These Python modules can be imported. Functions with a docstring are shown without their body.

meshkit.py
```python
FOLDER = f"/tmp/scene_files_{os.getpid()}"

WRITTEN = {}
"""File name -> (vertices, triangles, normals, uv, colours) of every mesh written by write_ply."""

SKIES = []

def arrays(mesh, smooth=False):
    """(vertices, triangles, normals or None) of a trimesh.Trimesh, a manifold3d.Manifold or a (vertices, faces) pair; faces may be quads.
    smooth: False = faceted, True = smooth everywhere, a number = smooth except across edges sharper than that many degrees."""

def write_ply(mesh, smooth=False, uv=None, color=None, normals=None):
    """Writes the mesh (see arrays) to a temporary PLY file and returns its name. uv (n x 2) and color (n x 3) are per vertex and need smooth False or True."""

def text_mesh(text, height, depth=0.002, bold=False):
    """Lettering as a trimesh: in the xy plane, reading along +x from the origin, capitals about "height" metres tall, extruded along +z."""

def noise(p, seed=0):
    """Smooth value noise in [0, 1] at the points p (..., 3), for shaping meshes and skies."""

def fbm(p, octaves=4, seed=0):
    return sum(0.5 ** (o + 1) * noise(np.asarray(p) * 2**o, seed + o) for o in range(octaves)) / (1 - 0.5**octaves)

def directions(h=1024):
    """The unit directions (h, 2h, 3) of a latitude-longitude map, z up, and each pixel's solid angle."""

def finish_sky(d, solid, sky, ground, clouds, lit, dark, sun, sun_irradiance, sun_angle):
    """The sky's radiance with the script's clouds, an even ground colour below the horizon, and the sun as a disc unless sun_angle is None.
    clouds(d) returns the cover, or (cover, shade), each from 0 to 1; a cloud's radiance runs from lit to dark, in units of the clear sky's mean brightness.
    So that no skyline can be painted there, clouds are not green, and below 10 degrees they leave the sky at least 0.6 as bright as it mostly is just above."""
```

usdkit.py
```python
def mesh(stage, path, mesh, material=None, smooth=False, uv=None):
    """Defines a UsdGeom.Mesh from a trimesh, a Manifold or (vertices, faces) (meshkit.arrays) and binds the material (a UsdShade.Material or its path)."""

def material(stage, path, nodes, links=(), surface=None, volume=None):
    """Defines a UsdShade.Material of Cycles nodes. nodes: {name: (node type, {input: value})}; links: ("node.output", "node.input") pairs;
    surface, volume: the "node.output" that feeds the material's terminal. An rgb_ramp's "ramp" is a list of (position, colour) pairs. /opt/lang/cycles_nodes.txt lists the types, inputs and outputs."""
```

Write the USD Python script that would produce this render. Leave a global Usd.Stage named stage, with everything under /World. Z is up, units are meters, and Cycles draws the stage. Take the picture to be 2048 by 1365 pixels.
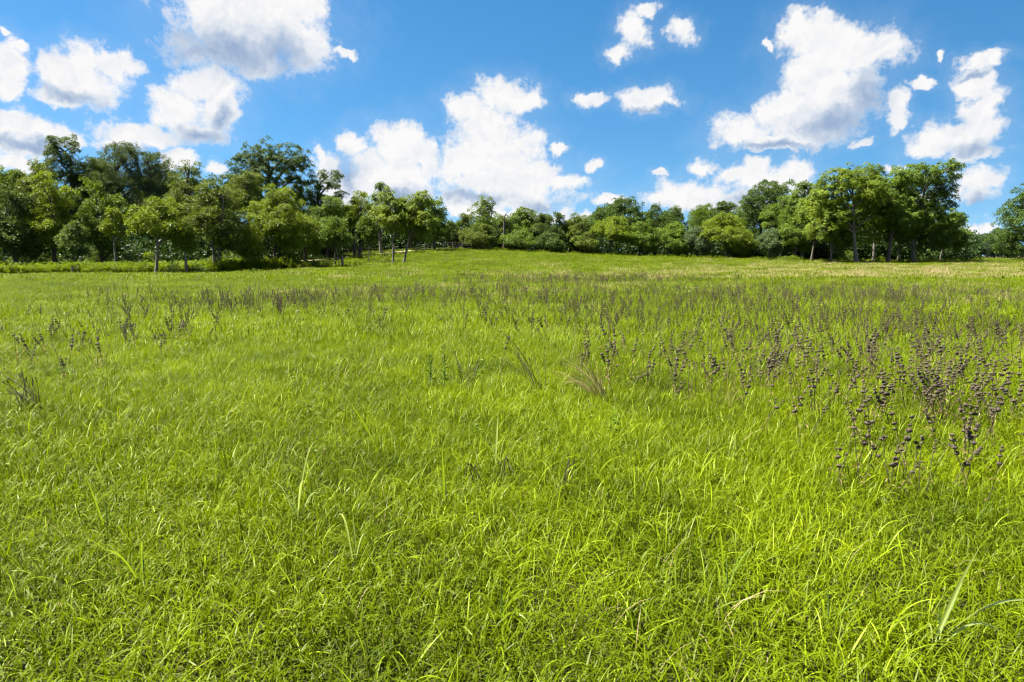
import math, numpy as np, trimesh
from scipy.interpolate import RBFInterpolator
import usdkit, meshkit
from pxr import Usd, UsdGeom, UsdLux, UsdShade, Gf, Sdf, Vt

stage = Usd.Stage.CreateInMemory()
UsdGeom.SetStageUpAxis(stage, 'Z'); UsdGeom.SetStageMetersPerUnit(stage, 1.0)
world = UsdGeom.Xform.Define(stage, '/World'); stage.SetDefaultPrim(world.GetPrim())
UsdGeom.Scope.Define(stage, '/World/Looks')

# ------------------------------------------------------------------ camera
W, H, F = 2048.0, 1365.0, 1365.3            # the photograph's pixels; F = focal length in pixels (24 mm on 36 mm)
HORIZON, EYE = 512.0, 1.6
PITCH = math.atan((H / 2 - HORIZON) / F)
cam = UsdGeom.Camera.Define(stage, '/World/camera')
cam.AddTranslateOp().Set((0, 0, EYE)); cam.AddRotateXOp().Set(90 - math.degrees(PITCH))
cam.CreateHorizontalApertureAttr(36.0); cam.CreateVerticalApertureAttr(36.0 * H / W); cam.CreateFocalLengthAttr(24.0)
cam.CreateFStopAttr(5.0); cam.CreateFocusDistanceAttr(11.0); cam.CreateClippingRangeAttr((0.05, 20000.0))
EXPOSURE = 2.7
cam.CreateExposureAttr(EXPOSURE)

# ------------------------------------------------------------------ sun and sky
SUN_EL = math.radians(60); SUN_ROT = math.atan2(-0.93, 0.15)
SUN = np.array([math.sin(SUN_ROT) * math.cos(SUN_EL), math.cos(SUN_ROT) * math.cos(SUN_EL), math.sin(SUN_EL)])
sun = UsdLux.DistantLight.Define(stage, '/World/sun')
sun.CreateNormalizeAttr(True); sun.CreateIntensityAttr(1.25); sun.CreateAngleAttr(0.5); sun.CreateColorAttr((1.0, 0.95, 0.86))
_z = SUN; _x = np.cross([0, 0, 1.0], _z); _x /= np.linalg.norm(_x); _y = np.cross(_z, _x)
sun.AddTransformOp().Set(Gf.Matrix4d(*_x, 0, *_y, 0, *_z, 0, 0, 0, 0, 1))


def ray(px, row):
    """World direction through a pixel of the photograph."""
    d = np.array([(px - W / 2) / F, (H / 2 - row) / F, -1.0])
    a = math.pi / 2 - PITCH
    return np.array([d[0], d[1] * math.cos(a) - d[2] * math.sin(a), d[1] * math.sin(a) + d[2] * math.cos(a)])


def at(px, row, Y):
    r = ray(px, row)
    return np.array([0, 0, EYE]) + r * (Y / r[1])


def project(p):
    """World points -> photograph pixels (px, row, depth)."""
    p = np.asarray(p, float) - [0, 0, EYE]
    c, s = math.cos(PITCH), math.sin(PITCH)
    depth = p[..., 1] * c - p[..., 2] * s
    up = p[..., 1] * s + p[..., 2] * c
    return W / 2 + F * p[..., 0] / depth, H / 2 - F * up / depth, depth


def azel(px, row):
    r = ray(px, row); r /= np.linalg.norm(r)
    return math.atan2(r[0], r[1]), math.asin(r[2])


# Clouds as ellipses (column, row, half width, half height); the first list is cloud, the second its grey undersides.
CLOUDS = [(500, 45, 150, 75), (470, 100, 125, 48), (612, 85, 58, 58), (600, 5, 60, 40), (420, 15, 60, 45), (690, 108, 18, 10),
    (150, 165, 90, 48), (185, 118, 42, 38), (240, 130, 48, 26), (110, 150, 45, 40), (125, 200, 62, 16),
    (15, 130, 42, 48), (10, 178, 28, 22), (50, 105, 22, 13), (3, 70, 14, 12),
    (15, 248, 52, 34), (90, 268, 78, 28), (150, 278, 34, 20), (40, 292, 60, 24), (15, 322, 52, 18),
    (420, 172, 72, 38), (345, 215, 62, 40), (445, 215, 50, 50), (280, 266, 74, 26), (390, 262, 70, 28), (250, 292, 52, 13),
    (357, 318, 42, 19), (436, 340, 18, 20),
    (640, 312, 16, 22), (704, 290, 24, 26), (660, 335, 30, 32), (800, 300, 66, 48), (852, 308, 32, 38), (745, 335, 34, 40), (780, 365, 110, 48), (700, 375, 60, 38),
    (1008, 188, 52, 32), (1052, 198, 26, 22), (938, 226, 46, 32), (975, 255, 70, 55), (1005, 310, 72, 58), (935, 325, 58, 58), (1000, 362, 130, 44), (1072, 342, 44, 32), (1125, 366, 54, 20), (1000, 402, 140, 24),
    (918, 420, 24, 22), (965, 424, 60, 18), (1060, 432, 90, 14), (1165, 440, 34, 12),
    (1117, 293, 24, 9), (1195, 328, 18, 13), (1180, 200, 36, 13), (1292, 196, 48, 22), (1300, 212, 54, 14),
    (1275, 62, 36, 34), (1235, 105, 30, 20), (1298, 15, 26, 16), (1365, 64, 28, 24),
    (1640, 80, 80, 52), (1598, 62, 42, 36), (1648, 35, 22, 22), (1745, 110, 68, 46), (1690, 112, 100, 58), (1622, 150, 60, 60), (1572, 215, 54, 42), (1500, 262, 76, 34), (1665, 192, 88, 60), (1630, 245, 100, 36), (1790, 215, 24, 36), (1785, 246, 28, 16), (1555, 284, 92, 20),
    (1715, 279, 18, 10), (1838, 168, 30, 11), (1893, 110, 9, 13), (1534, 92, 9, 11), (1780, 82, 14, 7),
    (1968, 124, 46, 16), (1945, 168, 44, 30), (1962, 215, 54, 32), (1900, 268, 68, 32), (1965, 258, 56, 38), (1870, 296, 62, 20), (1960, 298, 60, 20),
    (1330, 349, 18, 8), (1412, 332, 28, 20), (1492, 348, 50, 22), (1592, 344, 46, 28), (1540, 372, 84, 24), (1400, 388, 80, 28), (1340, 404, 54, 20), (1232, 410, 46, 12), (1460, 404, 110, 24),
    (1954, 362, 46, 32), (1948, 396, 40, 18), (1955, 452, 46, 14), (1785, 342, 22, 10), (1835, 408, 50, 14)]
GREYS = [(450, 100, 150, 62), (560, 110, 90, 50), (150, 195, 70, 18), (400, 270, 76, 26), (60, 290, 90, 18), (450, 240, 34, 28),
    (800, 392, 60, 22), (690, 350, 30, 40), (960, 398, 80, 18), (1080, 410, 60, 12), (1670, 245, 92, 42), (1730, 200, 56, 42), (1560, 292, 100, 12),
    (1965, 290, 70, 26), (1950, 150, 36, 8), (1530, 400, 110, 18), (1950, 410, 44, 26), (1300, 222, 48, 8), (260, 300, 70, 10)]


def sky_material():
    n, l = {}, []
    def node(name, kind, **k): n[name] = (kind, k); return name
    def link(a, b): l.append((a, b))
    node('tc', 'texture_coordinate'); node('sky', 'sky_texture', sky_type='single_scattering', sun_disc=False, sun_elevation=SUN_EL, sun_rotation=SUN_ROT, altitude=200.0, air_density=1.0, aerosol_density=0.35, ozone_density=3.0)
    node('lift', 'vector_math', math_type='add', vector2=(0.0, 0.0, 0.11)); link('tc.generated', 'lift.vector1')
    node('ln', 'vector_math', math_type='normalize'); link('lift.vector', 'ln.vector1'); link('ln.vector', 'sky.vector')
    node('sd', 'separate_xyz'); link('tc.generated', 'sd.vector')
    node('az', 'math', math_type='arctan2'); link('sd.x', 'az.value1'); link('sd.y', 'az.value2')
    node('el', 'math', math_type='arcsine'); link('sd.z', 'el.value1')
    node('q', 'combine_xyz'); link('az.value', 'q.x'); link('el.value', 'q.y')
    # the outlines are warped by noise
    node('nw', 'noise_texture', dimensions='2D', scale=14.0, detail=4.0, roughness=0.65); link('q.vector', 'nw.vector')
    node('ws', 'vector_math', math_type='multiply_add', vector2=(0.052, 0.046, 0.0), vector3=(-0.026, -0.023, 0.0)); link('nw.color', 'ws.vector1')
    node('p', 'vector_math', math_type='add'); link('q.vector', 'p.vector1'); link('ws.vector', 'p.vector2')
    def field(pre, blobs, smooth):
        prev = None
        for i, (cx, cy, rx, ry) in enumerate(blobs):
            a0, e0 = azel(cx, cy); a1 = azel(cx - rx, cy)[0]; a2 = azel(cx + rx, cy)[0]; e1 = azel(cx, cy + ry)[1]; e2 = azel(cx, cy - ry)[1]
            sa, se = 2 / (a2 - a1), 2 / (e2 - e1)
            m = node(f'{pre}m{i}', 'vector_math', math_type='multiply_add', vector2=(sa, se, 0.0), vector3=(-a0 * sa, -e0 * se, 0.0)); link('p.vector', m + '.vector1')
            d = node(f'{pre}d{i}', 'vector_math', math_type='length'); link(m + '.vector', d + '.vector1')
            if prev is None: prev = d + '.value'
            else:
                s = node(f'{pre}s{i}', 'math', math_type='smoothmin', value3=smooth); link(prev, s + '.value1'); link(d + '.value', s + '.value2'); prev = s + '.value'
        return prev
    cf = field('c', CLOUDS, 0.2)
    gf = field('g', GREYS, 0.4)
    # outside the picture the same kind of sky goes on: a noise field of like cover
    node('gz', 'math', math_type='add', value2=0.25); link('sd.z', 'gz.value1')
    node('gmap', 'vector_math', math_type='divide'); node('gden', 'combine_xyz'); link('gz.value', 'gden.x'); link('gz.value', 'gden.y'); link('gz.value', 'gden.z')
    link('tc.generated', 'gmap.vector1'); link('gden.vector', 'gmap.vector2')
    node('gn', 'noise_texture', dimensions='2D', scale=2.6, detail=4.0, roughness=0.55); link('gmap.vector', 'gn.vector')
    node('gr', 'map_range', from_min=0.62, from_max=0.42, to_min=0.3, to_max=2.0, clamp=True); link('gn.fac', 'gr.value')
    node('aa', 'math', math_type='absolute'); link('az.value', 'aa.value1')
    node('ao', 'map_range', from_min=0.64, from_max=0.74, clamp=True); link('aa.value', 'ao.value')
    node('eo', 'map_range', from_min=0.37, from_max=0.46, clamp=True); link('el.value', 'eo.value')
    node('out', 'math', math_type='maximum'); link('ao.result', 'out.value1'); link('eo.result', 'out.value2')
    node('fd', 'mix_float', use_clamp=True); link('out.value', 'fd.fac'); link(cf, 'fd.a'); link('gr.result', 'fd.b')
    # billows: rounded bumps, and fine tatters
    for k, off in (('a', (0, 0, 0)), ('b', (-0.006, 0.010, 0))):
        node('o' + k, 'vector_math', math_type='add', vector2=off); link('p.vector', f'o{k}.vector1')
        node('v' + k, 'voronoi_texture', dimensions='2D', feature='smooth_f1', scale=17.0, detail=2.5, roughness=0.6, lacunarity=2.4, smoothness=0.5, use_normalize=True); link(f'o{k}.vector', f'v{k}.vector')
    node('fn', 'noise_texture', dimensions='2D', scale=40.0, detail=6.0, roughness=0.68); link('q.vector', 'fn.vector')
    node('b1', 'math', math_type='multiply_add', value2=0.75); link('va.distance', 'b1.value1'); link('fd.result', 'b1.value3')
    node('b2', 'math', math_type='multiply_add', value2=1.3); link('fn.fac', 'b2.value1'); link('b1.value', 'b2.value3')
    node('cover', 'map_range', range_type='smoothstep', from_min=2.24, from_max=1.48, clamp=True); link('b2.value', 'cover.value')
    node('veil', 'map_range', range_type='smoothstep', from_min=3.3, from_max=1.6, to_min=0.0, to_max=0.10, clamp=True); link('b2.value', 'veil.value')
    node('cv', 'math', math_type='maximum'); link('cover.result', 'cv.value1'); link('veil.result', 'cv.value2')
    # light on the billows: difference of the bumps towards the sun, and the grey undersides
    node('rel', 'math', math_type='subtract'); link('va.distance', 'rel.value1'); link('vb.distance', 'rel.value2')
    node('g1', 'math', math_type='multiply_add', value2=0.6); link('fn.fac', 'g1.value1'); link(gf, 'g1.value3')
    node('g2', 'map_range', range_type='smoothstep', from_min=1.75, from_max=0.2, to_min=0.06, to_max=0.95, clamp=True); link('g1.value', 'g2.value')
    node('g3', 'math', math_type='multiply_add', value2=-1.0); link('rel.value', 'g3.value1'); link('g2.result', 'g3.value3')
    node('g4', 'clamp'); link('g3.value', 'g4.value')
    node('cc', 'rgb_ramp', ramp=[(0.0, (1.0, 0.99, 0.985)), (0.35, (0.80, 0.845, 0.91)), (0.7, (0.50, 0.60, 0.76)), (1.0, (0.34, 0.46, 0.67))]); link('g4.result', 'cc.fac')
    node('cl', 'vector_math', math_type='scale', scale=CLOUD_LEVEL); link('cc.color', 'cl.vector1')
    node('hs', 'hsv', saturation=SKY_SAT, value=SKY_VAL, hue=0.492, fac=1.0); link('sky.color', 'hs.color')
    node('mx', 'mix_color', blend_type='mix', use_clamp=False, use_clamp_result=False); link('cv.value', 'mx.fac'); link('hs.color', 'mx.a'); link('cl.vector', 'mx.b')
    node('bg', 'background_shader', strength=SKY_STRENGTH); link('mx.result', 'bg.color')
    return usdkit.material(stage, '/World/Looks/sky', n, l, surface='bg.background')


CLOUD_LEVEL, SKY_SAT, SKY_VAL, SKY_STRENGTH = 3.0, 1.32, 0.52, 0.05
dome = UsdLux.DomeLight.Define(stage, '/World/sky')
UsdShade.MaterialBindingAPI.Apply(dome.GetPrim()).Bind(sky_material())


# ------------------------------------------------------------------ naming
used = {}
def path_for(name, parent='/World'):
    k = (parent, name); c = used.get(k, 0); used[k] = c + 1
    return f'{parent}/{name}' if c == 0 else f'{parent}/{name}_{c:03d}'


def tag(prim, label=None, category=None, group=None, kind=None):
    for k, v in (('label', label), ('category', category), ('group', group), ('kind', kind)):
        if v: prim.SetCustomDataByKey(k, v)
    return prim


def thing(name, loc, label, category, group=None, kind=None):
    x = UsdGeom.Xform.Define(stage, path_for(name)); x.AddTranslateOp().Set(tuple(map(float, loc)))
    return str(tag(x.GetPrim(), label, category, group, kind).GetPath())


def part(name, mesh, mat, parent, smooth=False):
    return usdkit.mesh(stage, path_for(name, parent), mesh, '/World/Looks/' + mat, smooth=smooth)


def join(parts):
    v, f, n = [], [], 0
    for a, b in parts:
        v.append(a); f.append(np.asarray(b) + n); n += len(a)
    return np.vstack(v), np.vstack(f)


tag(dome.GetPrim(), 'blue summer sky with scattered white cumulus clouds', 'sky', kind='structure')


# ------------------------------------------------------------------ materials
def leaf_material(name, ramp, trans, tfac=0.4, rough=0.5, spec=0.14, nscale=0.35, isl=0.5, patch=None):
    """Leaves and blades: diffuse and glossy, with light passing through; the tone varies from leaf to leaf and slowly over the place."""
    nodes = {
        'g': ('geometry', {}), 'n': ('noise_texture', {'scale': nscale, 'detail': 7.0, 'roughness': 0.68}),
        'a': ('mix_float', {'fac': isl}), 'r': ('rgb_ramp', {'ramp': ramp}), 'c': ('map_range', {'from_min': 0.25, 'from_max': 0.75, 'clamp': True}),
        't': ('mix_color', {'blend_type': 'multiply', 'fac': 1.0, 'b': trans, 'use_clamp': False, 'use_clamp_result': False}),
        'p': ('principled_bsdf', {'roughness': rough, 'specular_ior_level': spec}), 'tr': ('translucent_bsdf', {}), 'm': ('mix_closure', {'fac': tfac})}
    links = [('g.position', 'n.vector'), ('n.fac', 'c.value'), ('c.result', 'a.a'), ('g.random_per_island', 'a.b'), ('a.result', 'r.fac'), ('t.result', 'tr.color'), ('p.BSDF', 'm.closure1'), ('tr.BSDF', 'm.closure2')]
    tone = 'r.color'
    if patch:                       # lusher and drier patches of the meadow, a few metres across
        nodes |= {'pn': ('noise_texture', {'scale': patch[0], 'detail': 5.0, 'roughness': 0.6}), 'pm': ('map_range', {'from_min': 0.33, 'from_max': 0.67, 'to_min': patch[1], 'to_max': patch[2], 'clamp': True}), 'ps': ('vector_math', {'math_type': 'scale'})}
        links += [('g.position', 'pn.vector'), ('pn.fac', 'pm.value'), ('r.color', 'ps.vector1'), ('pm.result', 'ps.scale')]; tone = 'ps.vector'
    usdkit.material(stage, '/World/Looks/' + name, nodes, links + [(tone, 'p.base_color'), (tone, 't.a')], surface='m.closure')


TR = (2.0, 1.8, 0.6)
leaf_material('grass', [(0, (0.024, 0.044, 0.0004)), (0.27, (0.118, 0.158, 0.0008)), (0.57, (0.275, 0.318, 0.0012)), (0.86, (0.435, 0.46, 0.005)), (1, (0.53, 0.52, 0.06))], (1.6, 1.6, 0.12), 0.28, 0.45, 0.07, 0.9, 0.75, patch=(0.23, 0.80, 1.22))
leaf_material('broad_grass', [(0, (0.12, 0.19, 0.012)), (1, (0.20, 0.27, 0.03))], (1.8, 1.6, 0.7), 0.4, 0.35, 0.4, 2.0, 0.7)
leaf_material('pale_grass', [(0, (0.24, 0.31, 0.09)), (1, (0.38, 0.43, 0.18))], (1.4, 1.3, 0.9), 0.35, 0.3, 0.5, 2.0, 0.7)
leaf_material('long_grass', [(0, (0.13, 0.18, 0.004)), (0.6, (0.29, 0.34, 0.012)), (1, (0.44, 0.46, 0.06))], (1.4, 1.4, 0.2), 0.3, 0.45, 0.10, 0.9, 0.8)
leaf_material('straw', [(0, (0.20, 0.16, 0.07)), (0.6, (0.34, 0.27, 0.14)), (1, (0.45, 0.36, 0.22))], (1.2, 1.1, 0.9), 0.35, 0.5, 0.3, 0.4, 0.6)
leaf_material('weed_leaf', [(0, (0.0496, 0.0868, 0.0037)), (0.6, (0.1054, 0.155, 0.005)), (1, (0.1736, 0.2046, 0.0124))], (2.2, 1.9, 0.7), 0.4, 0.5, 0.12, 0.3, 0.6)
leaf_material('leaf_bright', [(0, (0.0479, 0.0783, 0.0052)), (0.6, (0.1589, 0.2195, 0.0105)), (1, (0.3365, 0.3875, 0.0203))], TR, 0.22)
leaf_material('leaf_mid', [(0, (0.0355, 0.065, 0.0071)), (0.6, (0.1149, 0.1802, 0.0123)), (1, (0.2501, 0.3334, 0.0223))], TR, 0.2)
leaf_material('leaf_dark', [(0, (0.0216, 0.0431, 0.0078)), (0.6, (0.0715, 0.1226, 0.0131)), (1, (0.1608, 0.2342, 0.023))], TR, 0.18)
leaf_material('leaf_grey', [(0, (0.0289, 0.0496, 0.0215)), (0.6, (0.0891, 0.1322, 0.0442)), (1, (0.2131, 0.2616, 0.084))], TR, 0.18)
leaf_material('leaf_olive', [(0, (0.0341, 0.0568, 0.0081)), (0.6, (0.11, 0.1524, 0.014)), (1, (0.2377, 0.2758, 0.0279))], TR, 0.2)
leaf_material('leaf_vine', [(0, (0.035, 0.062, 0.012)), (0.6, (0.075, 0.11, 0.022)), (1, (0.17, 0.16, 0.07))], (1.8, 1.6, 0.9), 0.3)
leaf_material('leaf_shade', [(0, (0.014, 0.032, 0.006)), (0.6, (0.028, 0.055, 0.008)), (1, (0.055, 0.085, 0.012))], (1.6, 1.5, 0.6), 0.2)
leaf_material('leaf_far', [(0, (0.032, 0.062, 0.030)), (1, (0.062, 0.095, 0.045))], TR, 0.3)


def bark(name, c0, c1, scale=6.0):
    usdkit.material(stage, '/World/Looks/' + name, {
        'g': ('geometry', {}), 'mp': ('mapping', {'scale': (scale, scale, scale * 0.25)}), 'n': ('noise_texture', {'scale': 1.0, 'detail': 6.0, 'roughness': 0.65}),
        'r': ('rgb_ramp', {'ramp': [(0.3, c0), (0.7, c1)]}), 'b': ('bump', {'strength': 0.8, 'distance': 0.05}), 'p': ('principled_bsdf', {'roughness': 0.9, 'specular_ior_level': 0.15})},
        [('g.position', 'mp.vector'), ('mp.vector', 'n.vector'), ('n.fac', 'r.fac'), ('r.color', 'p.base_color'), ('n.fac', 'b.height'), ('b.normal', 'p.normal')], surface='p.BSDF')


bark('bark_grey', (0.045, 0.041, 0.033), (0.15, 0.138, 0.115)); bark('bark_dark', (0.030, 0.026, 0.020), (0.085, 0.073, 0.058)); bark('post_wood', (0.06, 0.05, 0.04), (0.15, 0.13, 0.11), 20.0)
bark('stem_brown', (0.035, 0.028, 0.018), (0.09, 0.075, 0.045), 40.0); bark('stem_green', (0.05, 0.10, 0.02), (0.09, 0.15, 0.03), 40.0); bark('seed_head', (0.022, 0.017, 0.011), (0.135, 0.108, 0.075), 160.0)
bark('seed_head_dark', (0.020, 0.015, 0.009), (0.095, 0.074, 0.046), 160.0)
bark('dirt', (0.13, 0.10, 0.06), (0.26, 0.20, 0.14), 1.2)
bark('wire', (0.10, 0.10, 0.10), (0.2, 0.19, 0.18), 9.0)
usdkit.material(stage, '/World/Looks/soil', {
    'g': ('geometry', {}), 'n': ('noise_texture', {'scale': 0.5, 'detail': 8.0, 'roughness': 0.7}), 'r': ('rgb_ramp', {'ramp': [(0.3, (0.012, 0.016, 0.003)), (0.5, (0.022, 0.026, 0.004)), (0.7, (0.036, 0.034, 0.008))]}),
    'b': ('bump', {'strength': 0.7, 'distance': 0.1}), 'p': ('principled_bsdf', {'roughness': 1.0, 'specular_ior_level': 0.1})},
    [('g.position', 'n.vector'), ('n.fac', 'r.fac'), ('r.color', 'p.base_color'), ('n.fac', 'b.height'), ('b.normal', 'p.normal')], surface='p.BSDF')

# ------------------------------------------------------------------ terrain
CTRL = [(px, row, Y) for px, row, Y in [
    (310, 550, 68), (40, 552, 68), (-200, 554, 66), (-200, 540, 90), (60, 545, 85), (374, 550, 69), (447, 548, 74), (550, 536, 80), (672, 537, 84), (738, 527, 90), (786, 528, 88), (806, 528, 89), (712, 512, 104), (763, 508, 110),
    (820, 503, 115), (868, 502, 116), (900, 499, 122), (1000, 502, 126), (1100, 506, 126), (1200, 511, 126), (1300, 514, 126), (1400, 516, 125), (1500, 518, 122), (1560, 520, 118),
    (1622, 525, 108), (1712, 528, 102), (1775, 527, 104), (1825, 526, 106), (1900, 523, 125), (2030, 520, 135), (2200, 521, 135), (2400, 524, 120), (1900, 519.5, 170), (2100, 519.5, 170),
    (900, 524, 85), (1100, 530, 85), (1400, 533, 85), (1000, 545, 60), (1500, 540, 75), (1900, 538, 80), (2100, 540, 75)]]
_xy, _zz = [], []
for px, row, Y in CTRL:
    p = at(px, row, Y); _xy.append(p[:2]); _zz.append(p[2])
for y in (-20, 0, 15, 30, 42):
    for x in (-60, -40, -20, 0, 20, 40, 60):
        _xy.append((x, y)); _zz.append(0.0)
_rbf = RBFInterpolator(np.array(_xy), np.array(_zz), smoothing=2.0, kernel='thin_plate_spline')


def ground(x, y):
    x, y = np.broadcast_arrays(np.asarray(x, float), np.asarray(y, float)); sh = x.shape
    q = np.stack([x.ravel(), y.ravel()], 1); r = np.hypot(q[:, 0], q[:, 1])
    qq = q * np.minimum(1, 230 / np.maximum(r, 1e-6))[:, None]
    z = np.clip(_rbf(qq), -1.5, 4.5)
    t = np.clip((r - 150) / 90, 0, 1); t = t * t * (3 - 2 * t)
    z = z * (1 - t) + 0.6 * t
    n = meshkit.fbm(np.stack([q[:, 0] / 7, q[:, 1] / 7, 0 * r], 1), 2, 5) - 0.5
    z += 0.22 * n * np.clip(1.3 - r / 140, 0, 1)
    return z.reshape(sh)


_s = np.linspace(-1, 1, 300); gx = np.sinh(_s * 6.2) / math.sinh(6.2) * 3500
_t = np.linspace(-0.35, 1, 300); gy = np.sinh(_t * 6.6) / math.sinh(6.6) * 3600
GX, GY = np.meshgrid(gx, gy); GZ = ground(GX, GY)
i, j = np.meshgrid(np.arange(299), np.arange(299), indexing='ij'); a = i * 300 + j
g = usdkit.mesh(stage, '/World/ground', (np.stack([GX, GY, GZ - 0.02], -1).reshape(-1, 3), np.stack([a, a + 1, a + 301, a + 300], -1).reshape(-1, 4)), '/World/Looks/soil', smooth=True)
tag(g.GetPrim(), 'gently rolling meadow ground under the grass', 'ground', kind='structure')

# dirt track along the left wood
tp = np.array([at(380, 536, 82)[:2], at(480, 529, 88)[:2], at(580, 521, 93)[:2], at(690, 512, 100)[:2], at(790, 504, 112)[:2], at(880, 498, 122)[:2], at(930, 496, 135)[:2]])
from scipy.interpolate import CubicSpline
cs = CubicSpline(np.arange(len(tp)), tp); u = np.linspace(0, len(tp) - 1, 90); c = cs(u); d = cs(u, 1); d /= np.linalg.norm(d, axis=1)[:, None]; nn = np.stack([-d[:, 1], d[:, 0]], 1)
TRACK = c
rows = []
for k in np.linspace(-1.3, 1.3, 7):
    q = c + nn * k; rows.append(np.stack([q[:, 0], q[:, 1], ground(q[:, 0], q[:, 1]) + 0.09 + 0.05 * np.cos(k * 2.6)], 1))
V = np.stack(rows, 1).reshape(-1, 3); i, j = np.meshgrid(np.arange(89), np.arange(6), indexing='ij'); a = i * 7 + j
tag(usdkit.mesh(stage, '/World/dirt_track', (V, np.stack([a, a + 1, a + 8, a + 7], -1).reshape(-1, 4)), '/World/Looks/dirt', smooth=True).GetPrim(), 'pale dirt track rising along the wood on the left', 'track', kind='structure')


# ------------------------------------------------------------------ shapes
def tube(points, radii, sides=7):
    p = np.asarray(points, float); t = np.gradient(p, axis=0); t /= np.linalg.norm(t, axis=1, keepdims=True) + 1e-9
    ref = np.array([0.31, 0.17, 0.2]) if abs(t[:, 2]).mean() > 0.7 else np.array([0, 0, 1.0])
    a = np.cross(t, ref); a /= np.linalg.norm(a, axis=1, keepdims=True) + 1e-9; b = np.cross(t, a)
    g = np.arange(sides) * 2 * np.pi / sides; r = np.broadcast_to(radii, (len(p),))[:, None, None]
    v = p[:, None] + r * (np.cos(g)[None, :, None] * a[:, None] + np.sin(g)[None, :, None] * b[:, None])
    i, j = np.meshgrid(np.arange(len(p) - 1), np.arange(sides), indexing='ij')
    q = np.stack([i * sides + j, i * sides + (j + 1) % sides, (i + 1) * sides + (j + 1) % sides, (i + 1) * sides + j], -1).reshape(-1, 4)
    f = np.vstack([q[:, [0, 2, 1]], q[:, [0, 3, 2]]])
    m = len(p) * sides
    v = np.vstack([v.reshape(-1, 3), p[-1]]); j = np.arange(sides)
    return v, np.vstack([f, np.stack([m - sides + j, np.full(sides, m), m - sides + (j + 1) % sides], 1)])


def leaves(base, direction, normal, length, width, fold=0.2, droop=0.0):
    """Pointed leaves of two folded triangles; all arguments are arrays."""
    d = direction / np.linalg.norm(direction, axis=1, keepdims=True)
    s = np.cross(d, normal); s /= np.linalg.norm(s, axis=1, keepdims=True) + 1e-9; n = np.cross(s, d)
    L, Wd = length[:, None], width[:, None]
    mid = base + d * L * 0.45
    v = np.stack([base, mid + s * Wd / 2 + n * Wd * fold, base + d * L - np.array([0, 0, 1.0]) * L * droop, mid - s * Wd / 2 + n * Wd * fold], 1)
    k = np.arange(len(base))[:, None] * 4
    return v.reshape(-1, 3), np.vstack([k + [0, 1, 2], k + [0, 2, 3]])


def unit(r, n):
    v = r.normal(size=(n, 3)); return v / np.linalg.norm(v, axis=1, keepdims=True)


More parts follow.
